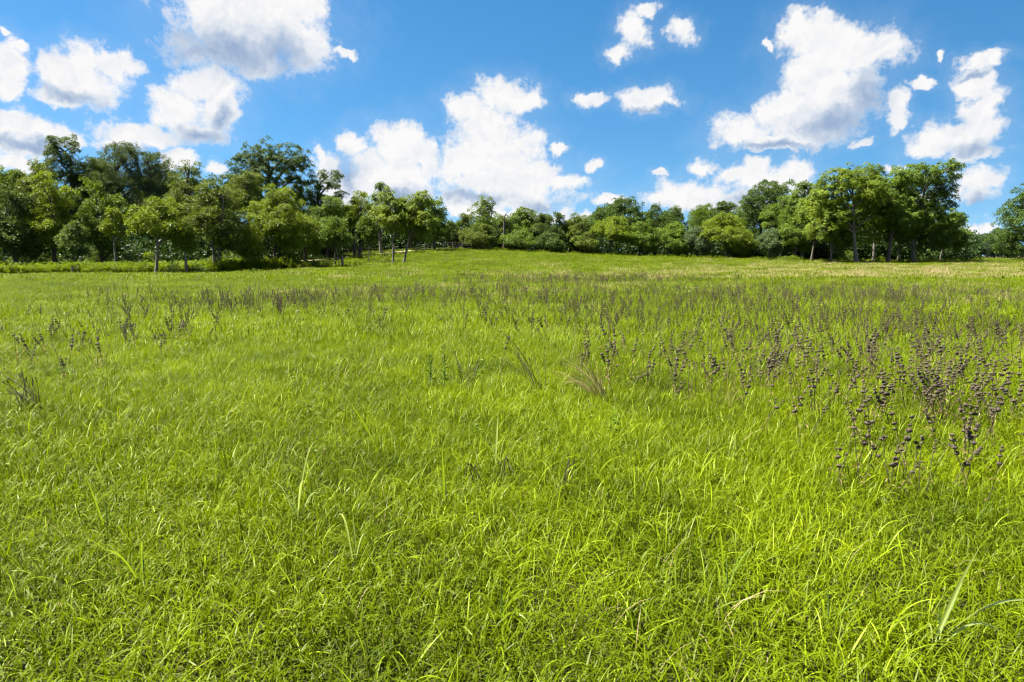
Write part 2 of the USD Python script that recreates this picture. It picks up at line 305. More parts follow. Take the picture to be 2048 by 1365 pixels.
def spray(kind, seed):
    """A leafy twig end about a metre across, growing along +z from the origin."""
    r = np.random.default_rng(seed)
    if kind == 'pecan':             # long compound leaves that arch over
        parts = []
        for k in range(3):
            d = unit(r, 1)[0]; d[2] = abs(d[2]) * 0.7 + 0.15; d /= np.linalg.norm(d)
            L = r.uniform(0.45, 0.7); t = np.linspace(0.2, 1, 6); c = d[None] * t[:, None] * L; c[:, 2] -= 0.3 * L * t ** 2 * 1.3
            side = np.cross(d, [0, 0, 1.0]); side /= np.linalg.norm(side) + 1e-9
            b = np.repeat(c, 2, 0); s = np.tile([1, -1], 6)[:, None]
            dd = side * s * 0.9 + d * 0.6 + r.normal(size=(12, 3)) * 0.2 - [0, 0, 0.25]
            nn = np.tile([0, 0, 1.0], (12, 1)) + r.normal(size=(12, 3)) * 0.35
            parts.append(leaves(b, dd, nn, r.uniform(0.16, 0.26, 12), r.uniform(0.065, 0.10, 12), 0.1, 0.15))
        return join(parts)
    n, ll, ww, spread = {'broad': (17, (0.20, 0.36), (0.11, 0.19), 0.46), 'fine': (30, (0.18, 0.32), (0.045, 0.08), 0.42), 'low': (50, (0.10, 0.18), (0.05, 0.09), 0.4)}[kind]
    p = unit(r, n) * (r.uniform(0.15, 1, n) ** 0.5 * spread)[:, None]; p[:, 2] = np.abs(p[:, 2]) * 1.0
    if kind == 'fine': p[:, 2] *= 1.5; p[:, :2] *= 0.75
    d = p / 0.45 + unit(r, n) * 0.7 + [0, 0, 0.35 if kind == 'fine' else -0.1]
    nn = np.array([0, 0, 1.0]) + unit(r, n) * 0.8
    return leaves(p, d, nn, r.uniform(*ll, n), r.uniform(*ww, n), 0.12, 0.1)


SPRAYS = {k: [spray(k, 100 + 10 * q + i) for i in range(3)] for q, k in enumerate(('pecan', 'broad', 'fine', 'low'))}


def quats(axis_z, spin):
    """Orientations that turn +z to axis_z, spun about it: (n, 4) as w, x, y, z."""
    z = axis_z / np.linalg.norm(axis_z, axis=1, keepdims=True); n = len(z)
    w = 1 + z[:, 2]; q = np.stack([w, -z[:, 1], z[:, 0], np.zeros(n)], 1); bad = w < 1e-4; q[bad] = [0, 1, 0, 0]
    q /= np.linalg.norm(q, axis=1, keepdims=True)
    c, s = np.cos(spin / 2), np.sin(spin / 2)
    return np.stack([q[:, 0] * c - q[:, 3] * s, q[:, 1] * c + q[:, 2] * s, q[:, 2] * c - q[:, 1] * s, q[:, 3] * c + q[:, 0] * s], 1)


def instancer(path, protos, pos, quat, scale, index):
    """protos: [(name, mesh, material)]"""
    pi = UsdGeom.PointInstancer.Define(stage, path)
    for name, m, mat in protos:
        pi.GetPrototypesRel().AddTarget(usdkit.mesh(stage, f'{path}/{name}', m, '/World/Looks/' + mat).GetPath())
    pi.CreateProtoIndicesAttr(Vt.IntArray.FromNumpy(np.asarray(index, np.int32)))
    pi.CreatePositionsAttr(Vt.Vec3fArray.FromNumpy(np.asarray(pos, np.float32)))
    q = np.asarray(quat, np.float32)
    pi.CreateOrientationsAttr(Vt.QuathArray([Gf.Quath(float(a), float(b), float(c), float(d)) for a, b, c, d in q]))
    s = np.asarray(scale, np.float32); s = np.repeat(s[:, None], 3, 1) if s.ndim == 1 else s
    pi.CreateScalesAttr(Vt.Vec3fArray.FromNumpy(s))
    return pi


# ------------------------------------------------------------------ trees
NTRI = []


def make_tree(name, label, px, base, top, width, Y, bottom, kind, mat, group=None, trunk_px=None, lobes=None, density=1.0, bark_mat='bark_dark', trunk_r=None, lean=0.0, category='tree', seed=None, nl=None, size=1.0, stems=1, flat=1.0):
    r = np.random.default_rng(seed if seed is not None else int(px * 7 + top * 13 + Y))
    tpx = trunk_px if trunk_px is not None else px
    b = at(tpx, base, Y); b[2] = ground(b[0], b[1])
    s = Y / F * 1.008                                     # metres per photograph pixel there
    root = thing(name, b, label, category, group)
    zt, zb = at(px, top, Y)[2] - b[2], max(at(px, bottom, Y)[2] - b[2], 0.15)
    cx = (px - tpx) * s; rw, hz = width * s / 2, (zt - zb) / 2; zc = (zt + zb) / 2
    if lobes is None:
        k = nl or int(np.clip(5 + width * s * 0.9, 6, 16)); L = [(cx, 0, zc + 0.05 * hz, rw * 0.62, rw * 0.62, hz * 0.68)]
        for q in range(k):
            ph = 2.4 * q + r.uniform(-0.4, 0.4); h = -0.8 + 1.62 * ((q * 0.618 + r.uniform(0, 0.12)) % 1.0); wdt = math.sqrt(max(0.12, 1 - h * h)) * (0.92 if h > 0 else 1.0)
            e = r.uniform(0.30, 0.46)
            L.append((cx + rw * wdt * (1 - e) * math.cos(ph) * 1.05, rw * wdt * (1 - e) * math.sin(ph), zc + hz * h * (1 - e * 0.6), rw * e, rw * e, min(hz * e * 1.15, rw * e * 1.1)))
        q = r.uniform(-0.25, 0.25); L.append((cx + rw * q, 0, zt - min(hz, rw) * 0.30, rw * 0.32, rw * 0.32, min(hz, rw) * 0.30))
    else:
        L = [((q[0] - tpx) * s, r.uniform(-0.3, 0.3) * rw, at(q[0], q[1], Y)[2] - b[2], q[2] * s, q[2] * s * 0.95, q[3] * s) for q in lobes]
    L = np.array(L)
    # clumps of foliage over the lobes, each clump a shallow dome of leafy twig ends
    C, D = [], []
    for (x, y, z, a, bb, c) in L:
        area = 4 * math.pi * ((a * bb) ** 1.6 / 3 + (a * c) ** 1.6 / 3 + (bb * c) ** 1.6 / 3) ** (1 / 1.6)
        n = int(area * 0.78 * density / size ** 2) + 4
        u = unit(r, n); rad = (1.04 - 0.62 * r.random(n) ** 1.5) * (0.62 + 0.76 * meshkit.fbm(u * 1.9 + 91.7 * r.random(3), 3, int(px)))
        rad = rad * np.where(r.random(n) < 0.14, r.uniform(1.0, 1.25, n), 1.0)
        C.append(u * rad[:, None] * [a, bb, c] + [x, y, z]); D.append(u / [a, bb, c] * min(a, c))
    C, D = np.vstack(C), np.vstack(D); inside = np.zeros(len(C), int)
    for (x, y, z, a, bb, c) in L: inside += (np.linalg.norm((C - [x, y, z]) / [a, bb, c], axis=1) < 0.42)
    ok = (inside < 1) & (C[:, 2] > 0.15); C, D = C[ok], D[ok] / (np.linalg.norm(D[ok], axis=1, keepdims=True) + 1e-9)
    m = 6; cr = np.repeat(r.uniform(0.26, 0.62, len(C)), m) * size; u = unit(r, len(C) * m); u[:, 2] = np.abs(u[:, 2]) * 0.75
    P = np.repeat(C, m, 0) + u * (cr * r.uniform(0.35, 1.0, len(u)) ** 0.6)[:, None]
    P[:, 2] = np.maximum(P[:, 2], 0.1)
    ax = u * 0.7 + np.repeat(D, m, 0) * 0.5 + [0, 0, 0.35] + r.normal(size=P.shape) * 0.3
    n = len(P); NTRI.append(n * len(SPRAYS[kind][0][1]))
    instancer(root + '/crown', [(f'leaf_spray' + ('' if q == 0 else f'_{q:03d}'), mm, mat) for q, mm in enumerate(SPRAYS[kind])], P, quats(ax, r.uniform(0, 6.28, n)), 0.72 * size * r.uniform(0.7, 1.3, n), r.integers(0, 3, n))
    # trunk and limbs
    tr = trunk_r or max(0.07, 0.028 * zt)
    for q in range(stems):
        dx = (q - (stems - 1) / 2) * tr * 2.2; fork = zb + (zc - zb) * r.uniform(0.25, 0.6); tip = zc + hz * 0.55
        t = np.linspace(0, 1, 9); ln = lean if stems == 1 else (q - (stems - 1) / 2) * 0.9
        w1, w2 = r.uniform(-1, 1, 2) * 0.22
        mx, my = cx * t ** 1.5 + dx + ln * t + w1 * np.sin(t * 5) * min(1, zt / 8), w2 * np.sin(t * 4) * min(1, zt / 8)
        path = np.stack([mx, my, t * tip - 0.15], 1)
        rad = tr * (0.32 + 0.68 * (1 - t) ** 0.8) * (1 + 0.55 * np.exp(-t * tip / 0.35))
        part('trunk', tube(path, rad * 0.78, 9), bark_mat, root, smooth=True)
    br = []
    for (x, y, z, a, bb, c) in L[:14]:
        hh = np.clip(z - 0.45 * math.hypot(x - cx * 0.5, y) - 0.4 * hz * r.random(), zb * 0.8 + 0.2, tip * 0.95); t0 = (hh + 0.15) / tip
        st = np.array([np.interp(t0, t, path[:, 0]), np.interp(t0, t, path[:, 1]), hh]); en = np.array([x, y, z])
        q = np.linspace(0, 1, 6)[:, None]; bend = np.array([0, 0, 0.12 * np.linalg.norm(en - st)])
        c1 = st + (en - st) * q + bend * np.sin(q * np.pi) + np.cumsum(r.normal(size=(6, 3)) * 0.05, 0) * (q > 0)
        br.append(tube(c1, tr * np.linspace(0.42, 0.12, 6), 6))
        for _ in range(4):
            e2 = en + unit(r, 1)[0] * [a, bb, c] * 0.85; e2[2] = max(e2[2], 0.3)
            c2 = c1[3] + (e2 - c1[3]) * np.linspace(0, 1, 4)[:, None] + r.normal(size=(4, 3)) * 0.05
            br.append(tube(c2, tr * np.linspace(0.16, 0.04, 4), 4))
    part('limbs', join(br), bark_mat, root, smooth=True)
    return root


T = make_tree
GL, GC, GR, GF = 'trees of the wood on the left', 'trees of the distant treeline', 'trees of the grove on the right', 'hazy trees far beyond the right grove'
# columns: label | middle column, base row, top row, width, depth, crown's lowest row | leaves, tone
# --- the wood on the left
T('shade_tree', 'mid green tree at the far left edge rising behind the vine-draped one', 18, 540, 334, 132, 88, 500, 'broad', 'leaf_mid', GL)
T('shade_tree', 'low-topped olive tree between the far left tree and the tall dark one', 82, 540, 326, 96, 88, 500, 'broad', 'leaf_olive', GL)
T('vine_draped_tree', 'tree draped in pale brownish vine at the left edge, leafy to the ground', 28, 546, 368, 125, 74, 532, 'broad', 'leaf_vine', GL, nl=13)
T('shade_tree', 'bright green bushy tree right of the vine-draped edge tree, leafy to the ground', 112, 547, 352, 98, 76, 520, 'broad', 'leaf_bright', GL, nl=12)
T('tall_tree', 'tallest dark tree near the left edge, its leafy tip standing above the wood', 155, 545, 273, 110, 93, 440, 'pecan', 'leaf_dark', GL,
  lobes=[(145, 300, 34, 28), (135, 340, 34, 34), (172, 350, 34, 30), (195, 340, 22, 20), (150, 400, 48, 50), (200, 400, 34, 50), (128, 292, 16, 14), (150, 450, 50, 40)])
T('fine_leaved_tree', 'grey-green fine-leaved tree right of the tallest left tree, higher and wider of the two', 245, 545, 289, 118, 95, 420, 'fine', 'leaf_grey', GL, nl=14)
T('fine_leaved_tree', 'grey-green fine-leaved tree with the lower top, right of its wider twin', 314, 545, 306, 84, 97, 420, 'fine', 'leaf_grey', GL)
T('shade_tree', 'dull green tree below the grey-green fine-leaved trees, left of the small bright sapling', 205, 547, 364, 90, 79, 532, 'broad', 'leaf_mid', GL)
T('vine_draped_tree', 'short shrubby tree under pale vine, in front of the tallest left tree', 150, 548, 445, 52, 72, 528, 'broad', 'leaf_vine', GL)
T('small_tree', 'slender bright sapling alone against dark shade, left of the bright round tree', 233, 546, 424, 32, 73, 486, 'broad', 'leaf_bright', GL, bark_mat='bark_grey')
T('round_tree', 'bright yellow-green round tree on a pale trunk in front of the left wood', 326, 552, 401, 116, 69, 486, 'broad', 'leaf_bright', GL, trunk_px=311, bark_mat='bark_grey', trunk_r=0.2)
T('small_tree', 'narrow bright tree on a straight pale trunk right of the round yellow-green tree', 374, 551, 452, 44, 70, 508, 'broad', 'leaf_bright', GL, bark_mat='bark_grey', trunk_r=0.2)
T('shade_tree', 'olive tree with a pointed top behind the bright round tree', 385, 546, 321, 96, 90, 500, 'broad', 'leaf_olive', GL)
T('forked_tree', 'big olive tree on two leaning dark stems, middle of the left wood', 440, 550, 356, 130, 75, 514, 'broad', 'leaf_olive', GL, trunk_px=434, stems=2, trunk_r=0.24, bark_mat='bark_grey')
T('tall_tree', 'tall dark broad-crowned tree with lobed top standing over the left wood', 545, 540, 288, 180, 102, 440, 'pecan', 'leaf_dark', GL,
  lobes=[(538, 312, 30, 24), (590, 318, 36, 26), (505, 336, 34, 24), (470, 360, 22, 16), (555, 350, 46, 36), (607, 352, 26, 24), (500, 385, 44, 34), (570, 400, 56, 44), (540, 445, 80, 40), (618, 330, 14, 12), (488, 318, 10, 8)])
T('shade_tree', 'olive tree in front of the tall lobed tree, on its left side', 503, 542, 344, 84, 92, 440, 'broad', 'leaf_olive', GL)
T('round_tree', 'sunlit yellow-green tree in front of the tall lobed tree', 560, 538, 376, 118, 82, 504, 'broad', 'leaf_bright', GL, trunk_px=551)
T('bushy_tree', 'low bright bushy tree between the forked tree and the sunlit yellow-green one', 497, 541, 457, 76, 77, 526, 'broad', 'leaf_bright', GL)
T('open_tree', 'dark open-branched tree leaning right with sky between its limbs', 640, 536, 340, 110, 104, 440, 'pecan', 'leaf_dark', GL,
  lobes=[(664, 352, 22, 12), (676, 370, 13, 12), (650, 372, 18, 10), (680, 392, 12, 8), (640, 396, 16, 10), (608, 392, 26, 22), (620, 420, 36, 30), (655, 400, 12, 8), (660, 424, 26, 16), (600, 450, 40, 30)], density=0.9)
T('bushy_tree', 'sunlit tree hanging low over the start of the dirt track', 612, 530, 430, 74, 90, 512, 'broad', 'leaf_bright', GL)
T('shade_tree', 'mid green tree left of the dirt track, behind the small dark-trunked one', 655, 527, 396, 92, 97, 512, 'broad', 'leaf_mid', GL)
T('small_tree', 'small dark tree on a thin black trunk beside the thick fence post', 672, 537, 440, 60, 85, 494, 'broad', 'leaf_mid', GL, trunk_r=0.12)
T('shade_tree', 'bright tree on two thick dark trunks beyond the dirt track', 716, 512, 388, 88, 105, 490, 'broad', 'leaf_bright', GL, trunk_px=714, stems=2, trunk_r=0.3)
T('open_tree', 'sparse-topped tree whose thin twig ends show dark against the cloud', 763, 507, 362, 62, 111, 480, 'pecan', 'leaf_mid', GL, density=0.5, bark_mat='bark_grey')
T('small_tree', 'thin dark sapling between the forked trunks and the twin field trees', 738, 527, 436, 38, 91, 488, 'broad', 'leaf_mid', GL, trunk_r=0.09)
T('field_tree', 'left one of the two airy pecan-like trees standing out in the grass', 782, 528, 381, 74, 89, 486, 'pecan', 'leaf_bright', GL, trunk_px=786, density=0.75, trunk_r=0.16, bark_mat='bark_grey')
T('field_tree', 'right one of the two airy trees in the grass, with the wider crown', 836, 528, 378, 92, 90, 486, 'pecan', 'leaf_bright', GL, trunk_px=807, density=0.8, trunk_r=0.18, bark_mat='bark_grey')
T('shade_tree', 'mid green tree ending the left wood, sloping down to the gap', 870, 503, 398, 66, 117, 486, 'broad', 'leaf_mid', GL)
T('shade_tree', 'dark tree seen between the twin field trees, further back', 822, 503, 404, 66, 118, 484, 'broad', 'leaf_dark', GL)
# --- the treeline in the middle distance
T('bushy_tree', 'small dull bush tree in the gap where the left wood ends', 900, 499, 442, 36, 126, 496, 'broad', 'leaf_vine', GC)
T('shade_tree', 'brownish olive tree at the left end of the distant treeline', 929, 501, 427, 46, 130, 494, 'broad', 'leaf_olive', GC)
T('shade_tree', 'tree with a raised knob-like top near the left end of the treeline', 967, 502, 400, 44, 134, 470, 'broad', 'leaf_mid', GC, lobes=[(967, 412, 18, 13), (974, 424, 14, 12), (958, 440, 22, 18), (972, 462, 24, 22)])
T('bushy_tree', 'wide low bush tree below the knob-topped tree', 958, 502, 452, 84, 124, 499, 'broad', 'leaf_olive', GC, nl=12)
T('shade_tree', 'yellowish tree right of the knob-topped tree, beside the dead snag', 1002, 503, 438, 52, 131, 496, 'broad', 'leaf_olive', GC)
T('shade_tree', 'rounded mid green tree just right of the dead snag', 1047, 504, 417, 66, 134, 490, 'broad', 'leaf_mid', GC)
T('vine_draped_tree', 'greyish vine-covered tree left of the narrow dark tree', 1086, 506, 428, 48, 132, 492, 'broad', 'leaf_vine', GC)
T('narrow_tree', 'narrow dark column-like tree in the middle of the treeline', 1117, 507, 427, 30, 131, 500, 'broad', 'leaf_dark', GC)
T('bushy_tree', 'dark low bush tree under the rounded tree beside the snag', 1038, 505, 466, 76, 125, 500, 'broad', 'leaf_mid', GC)
T('bushy_tree', 'dark low bush tree under the narrow column-like tree', 1103, 508, 468, 66, 125, 503, 'broad', 'leaf_dark', GC)
T('shade_tree', 'pale olive tree right of the narrow dark tree', 1153, 509, 432, 62, 131, 498, 'broad', 'leaf_olive', GC)
T('tall_tree', 'highest dark tree in the middle of the treeline', 1236, 511, 398, 102, 137, 480, 'broad', 'leaf_dark', GC, nl=12)
T('shade_tree', 'bright spreading tree on a dark forked trunk below the highest treeline tree', 1222, 513, 438, 82, 125, 488, 'broad', 'leaf_bright', GC, trunk_px=1220, trunk_r=0.22)
T('shade_tree', 'open-topped dark tree right of the highest treeline tree', 1304, 514, 410, 44, 138, 480, 'broad', 'leaf_dark', GC, density=0.7)
T('bushy_tree', 'low mid green bush tree left of the bright spreading tree', 1172, 510, 466, 56, 125, 505, 'broad', 'leaf_olive', GC)
T('bushy_tree', 'low dark bush tree right of the bright spreading tree', 1280, 514, 446, 70, 126, 508, 'broad', 'leaf_mid', GC)
T('shade_tree', 'dark even-topped tree right of the open-topped one', 1348, 515, 414, 64, 137, 496, 'broad', 'leaf_dark', GC)
T('bushy_tree', 'broad mid green bush tree below the even-topped one', 1346, 516, 450, 84, 126, 512, 'broad', 'leaf_mid', GC)
T('fine_leaved_tree', 'tufty fine-leaved tree above the big rounded bush tree', 1402, 517, 409, 56, 136, 480, 'fine', 'leaf_mid', GC)
T('shade_tree', 'dark tree between the tufty tree and the tall dark peak', 1446, 517, 406, 62, 134, 480, 'broad', 'leaf_dark', GC)
T('round_tree', 'big rounded bright green bush tree, leafy to the grass', 1455, 518, 428, 112, 123, 514, 'broad', 'leaf_bright', GC, nl=15)
T('bushy_tree', 'low grey-green bush tree left of the big rounded one', 1393, 517, 455, 60, 124, 513, 'broad', 'leaf_grey', GC)
# --- the grove on the right
T('tall_tree', 'tall dark peak-topped tree where the treeline joins the right grove', 1520, 519, 365, 96, 130, 470, 'broad', 'leaf_dark', GR, lobes=[(1530, 380, 34, 14), (1548, 392, 18, 16), (1505, 395, 24, 16), (1525, 412, 42, 22), (1500, 430, 32, 24), (1540, 440, 36, 26), (1486, 408, 12, 10)])
T('round_tree', 'small pale green rounded bush tree at the left foot of the grove', 1539, 520, 458, 50, 116, 517, 'broad', 'leaf_grey', GR)
T('shade_tree', 'mid green tree behind the small rounded bush tree', 1560, 521, 392, 78, 121, 490, 'broad', 'leaf_mid', GR)
T('bushy_tree', 'light green leafy tree left of the leftmost grove trunk', 1590, 521, 430, 64, 113, 508, 'broad', 'leaf_mid', GR)
T('tall_tree', 'dark tall tree at the left shoulder of the grove', 1603, 522, 358, 74, 118, 470, 'pecan', 'leaf_mid', GR)
T('grove_tree', 'sunlit grove tree on the leftmost thin trunk', 1634, 525, 372, 90, 109, 492, 'pecan', 'leaf_bright', GR, density=1.3, trunk_px=1622, trunk_r=0.24, bark_mat='bark_dark')
T('grove_tree', 'lower grove tree with drooping branches on the second pale trunk', 1658, 526, 410, 96, 107, 500, 'pecan', 'leaf_mid', GR, density=1.3, trunk_px=1663, trunk_r=0.24, bark_mat='bark_grey')
T('grove_tree', 'bright spreading grove tree on the thickest pale leaning trunk', 1690, 528, 338, 124, 103, 452, 'pecan', 'leaf_bright', GR, density=1.3, trunk_px=1713, trunk_r=0.38, bark_mat='bark_grey', nl=13,
  lobes=[(1672, 362, 38, 22), (1712, 352, 36, 20), (1650, 392, 34, 22), (1690, 390, 40, 28), (1735, 385, 34, 28), (1640, 420, 26, 20), (1668, 436, 30, 22), (1748, 430, 24, 28), (1640, 462, 30, 22), (1700, 440, 30, 30), (1740, 470, 24, 20)])
T('grove_tree', 'high-topped grove tree on a pale curved trunk, middle of the grove', 1745, 527, 329, 92, 107, 478, 'pecan', 'leaf_mid', GR, density=1.3, trunk_px=1747, trunk_r=0.3, bark_mat='bark_grey', lean=-0.8)
T('grove_tree', 'dark grove tree on the short stout trunk right of the curved one', 1782, 527, 340, 100, 104, 486, 'pecan', 'leaf_mid', GR, density=1.3, trunk_px=1775, trunk_r=0.36)
T('grove_tree', 'grove tree on a slim dark trunk under the big dense crown', 1800, 525, 352, 84, 110, 492, 'pecan', 'leaf_dark', GR, density=1.2, trunk_px=1797, trunk_r=0.22, bark_mat='bark_grey')
T('dense_tree', 'biggest dense dark crown at the right end of the grove', 1838, 526, 328, 160, 107, 500, 'pecan', 'leaf_mid', GR, density=1.3, trunk_px=1826, trunk_r=0.4, bark_mat='bark_grey', nl=17,
  lobes=[(1800, 352, 36, 20), (1845, 350, 38, 20), (1880, 362, 30, 24), (1790, 395, 36, 34), (1840, 395, 46, 40), (1885, 405, 28, 34), (1800, 445, 36, 30), (1850, 450, 46, 38), (1895, 455, 30, 26), (1875, 335, 18, 9), (1790, 475, 28, 18), (1860, 485, 34, 16), (1820, 425, 50, 40)])
T('dense_tree', 'dark skirt-like lower tree hanging out of the right side of the grove', 1898, 524, 424, 74, 113, 502, 'pecan', 'leaf_mid', GR, density=1.3, trunk_px=1880, trunk_r=0.2)
T('dense_tree', 'dark tree cut off by the right edge of the picture, leafy to the ground', 2052, 521, 372, 128, 122, 517, 'broad', 'leaf_dark', GR, nl=16,
  lobes=[(2062, 400, 40, 30), (2035, 425, 28, 24), (2070, 450, 60, 50), (2020, 460, 26, 26), (2010, 490, 22, 26), (2050, 490, 50, 30), (2095, 420, 40, 40)])
ORD = ['first', 'second', 'third', 'fourth', 'fifth', 'sixth', 'seventh']
for k, (px, top, w) in enumerate([(1826, 482, 64), (1858, 474, 70), (1893, 480, 66), (1928, 484, 62), (1957, 474, 62), (1988, 462, 64), (2014, 474, 56)]):
    T('distant_tree', f'{ORD[k]} from the left of the bluish trees far beyond the right grove', px, 519.5, top, w, 330, 517, 'broad', 'leaf_far', GF, size=2.6, seed=900 + k)

# trees of the second row, filling the wood's depth where trunks and gaps show it
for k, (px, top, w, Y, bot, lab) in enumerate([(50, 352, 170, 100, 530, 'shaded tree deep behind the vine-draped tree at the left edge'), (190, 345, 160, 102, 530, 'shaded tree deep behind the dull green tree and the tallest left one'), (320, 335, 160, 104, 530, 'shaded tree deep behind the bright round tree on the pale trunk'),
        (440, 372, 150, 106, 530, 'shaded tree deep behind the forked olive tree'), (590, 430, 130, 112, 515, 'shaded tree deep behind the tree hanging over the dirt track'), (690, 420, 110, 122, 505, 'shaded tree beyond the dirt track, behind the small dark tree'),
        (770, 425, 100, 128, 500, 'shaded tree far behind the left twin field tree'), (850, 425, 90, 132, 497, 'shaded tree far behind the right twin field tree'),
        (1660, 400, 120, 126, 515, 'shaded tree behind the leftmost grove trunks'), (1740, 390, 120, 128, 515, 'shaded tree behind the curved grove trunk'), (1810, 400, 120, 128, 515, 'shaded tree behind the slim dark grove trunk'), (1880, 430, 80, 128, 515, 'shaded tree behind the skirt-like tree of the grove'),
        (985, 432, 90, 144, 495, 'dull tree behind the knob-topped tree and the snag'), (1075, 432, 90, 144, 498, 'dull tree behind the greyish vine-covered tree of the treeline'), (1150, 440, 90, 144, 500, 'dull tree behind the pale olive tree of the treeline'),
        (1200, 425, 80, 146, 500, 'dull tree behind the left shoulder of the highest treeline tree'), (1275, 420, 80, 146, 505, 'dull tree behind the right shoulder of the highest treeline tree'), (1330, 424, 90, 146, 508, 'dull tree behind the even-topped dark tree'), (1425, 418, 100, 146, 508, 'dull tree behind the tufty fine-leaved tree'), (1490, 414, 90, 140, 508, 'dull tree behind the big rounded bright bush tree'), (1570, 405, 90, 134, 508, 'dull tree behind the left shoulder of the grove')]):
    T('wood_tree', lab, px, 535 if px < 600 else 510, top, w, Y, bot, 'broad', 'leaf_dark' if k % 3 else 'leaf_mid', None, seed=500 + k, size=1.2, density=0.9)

# bare snag in the treeline
b = at(1008, 503, 128); b[2] = ground(b[0], b[1]); s = 128 / F; hh = at(1008, 427, 128)[2] - b[2]
sn = thing('dead_snag', b, 'bare dead trunk sticking up out of the distant treeline', 'dead tree')
part('trunk', tube(np.array([[0, 0, -0.1], [0.1, 0, hh * 0.4], [0, 0.1, hh * 0.75], [0.25, 0, hh]]), np.array([0.3, 0.24, 0.16, 0.05]), 8), 'bark_dark', sn, smooth=True)
for q in (0.72, 0.82, 0.9):
    part('broken_limb', tube(np.array([[0.05, 0, hh * q], [0.5 * (1 if q != 0.82 else -1), 0, hh * q + 0.5], [0.6 * (1 if q != 0.82 else -1), 0, hh * q + 1.0]]), np.array([0.1, 0.06, 0.02]), 6), 'bark_dark', sn, smooth=True)

# ------------------------------------------------------------------ undergrowth, weeds, bushes
rng = np.random.default_rng(7)


def strip(points, n, spread_px, seed):
    """Ground points scattered along a polyline of (px, row, Y, half depth in metres)."""
    r = np.random.default_rng(seed); p = np.array(points, float); u = r.random(n) * (len(p) - 1); i = np.minimum(u.astype(int), len(p) - 2); f = (u - i)[:, None]
    q = p[i] * (1 - f) + p[i + 1] * f; px = q[:, 0] + r.normal(size=n) * spread_px; Y = q[:, 1] + r.uniform(-1, 1, n) * q[:, 2]
    x = (px - W / 2) / F * Y * 1.008; return np.stack([x, Y, ground(x, Y)], 1), r


# low shade undergrowth within the wood and under the treeline
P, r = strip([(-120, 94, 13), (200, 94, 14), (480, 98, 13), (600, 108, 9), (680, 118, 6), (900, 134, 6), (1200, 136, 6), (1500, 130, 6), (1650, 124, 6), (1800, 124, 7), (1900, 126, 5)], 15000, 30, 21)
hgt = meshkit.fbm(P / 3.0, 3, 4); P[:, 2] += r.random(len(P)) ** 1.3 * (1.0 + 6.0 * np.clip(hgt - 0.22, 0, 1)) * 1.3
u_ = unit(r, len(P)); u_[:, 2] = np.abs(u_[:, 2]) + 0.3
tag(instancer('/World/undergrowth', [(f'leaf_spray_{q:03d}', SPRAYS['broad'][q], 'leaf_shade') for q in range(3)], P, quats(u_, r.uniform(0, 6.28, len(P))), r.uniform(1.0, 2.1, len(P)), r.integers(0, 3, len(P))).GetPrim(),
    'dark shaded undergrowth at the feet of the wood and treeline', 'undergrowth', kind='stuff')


def weed(seed):
    """A leafy meadow weed about 0.9 m tall."""
    r = np.random.default_rng(seed); parts = []
    for k in range(4):
        tip = np.array([r.uniform(-0.22, 0.22), r.uniform(-0.22, 0.22), r.uniform(0.6, 1.0)]); t = np.linspace(0, 1, 4)[:, None]
        c = tip * t ** [1.4, 1.4, 1.0]; parts.append(tube(c, np.linspace(0.007, 0.003, 4), 3))
        n = 16; q = r.uniform(0.15, 1, n)[:, None]; b = tip * q ** [1.4, 1.4, 1.0]; d = unit(r, n); d[:, 2] = d[:, 2] * 0.3 + 0.35
        parts.append(leaves(b, d, np.array([0, 0, 1.0]) + 0.4 * unit(r, n), r.uniform(0.12, 0.24, n) * (1.25 - q[:, 0] * 0.6), r.uniform(0.04, 0.08, n), 0.15, 0.2))
    return join(parts)


WEEDS = [weed(40 + q) for q in range(4)]
P, r = strip([(-200, 70.5, 3.6), (0, 71, 3.6), (150, 71, 3.5), (280, 71.5, 2.6), (400, 73.5, 1.8), (480, 77, 1.8), (560, 80, 1.5)], 2600, 25, 22)
P2, _ = strip([(890, 121.5, 1.6), (1200, 123.5, 1.6), (1500, 119.5, 1.6), (1650, 108, 2.0), (1850, 107, 2.5), (2000, 118, 2.0)], 1400, 20, 23); P3, _ = strip([(560, 80, 2), (660, 85, 2.5), (760, 95, 3), (860, 112, 3)], 700, 20, 24); P = np.vstack([P, P2, P3]); LOWW = np.arange(len(P)) >= len(P) - len(P2) - len(P3)
k_ = meshkit.fbm(P / 2.5, 3, 9); LOWW = LOWW[k_ > 0.42]
P = P[k_ > 0.42]; n = len(P)
tag(instancer('/World/tall_weeds', [(f'weed_{q:03d}', WEEDS[q], 'weed_leaf') for q in range(4)], P, quats(np.tile([0, 0, 1.0], (n, 1)) + r.normal(size=(n, 3)) * 0.08, r.uniform(0, 6.28, n)), r.uniform(0.8, 1.6, n) * np.where(LOWW, 0.5, 1.0), r.integers(0, 4, n)).GetPrim(),
    'sunlit leafy weeds along the edge of the meadow at the foot of the trees', 'weeds', kind='stuff')


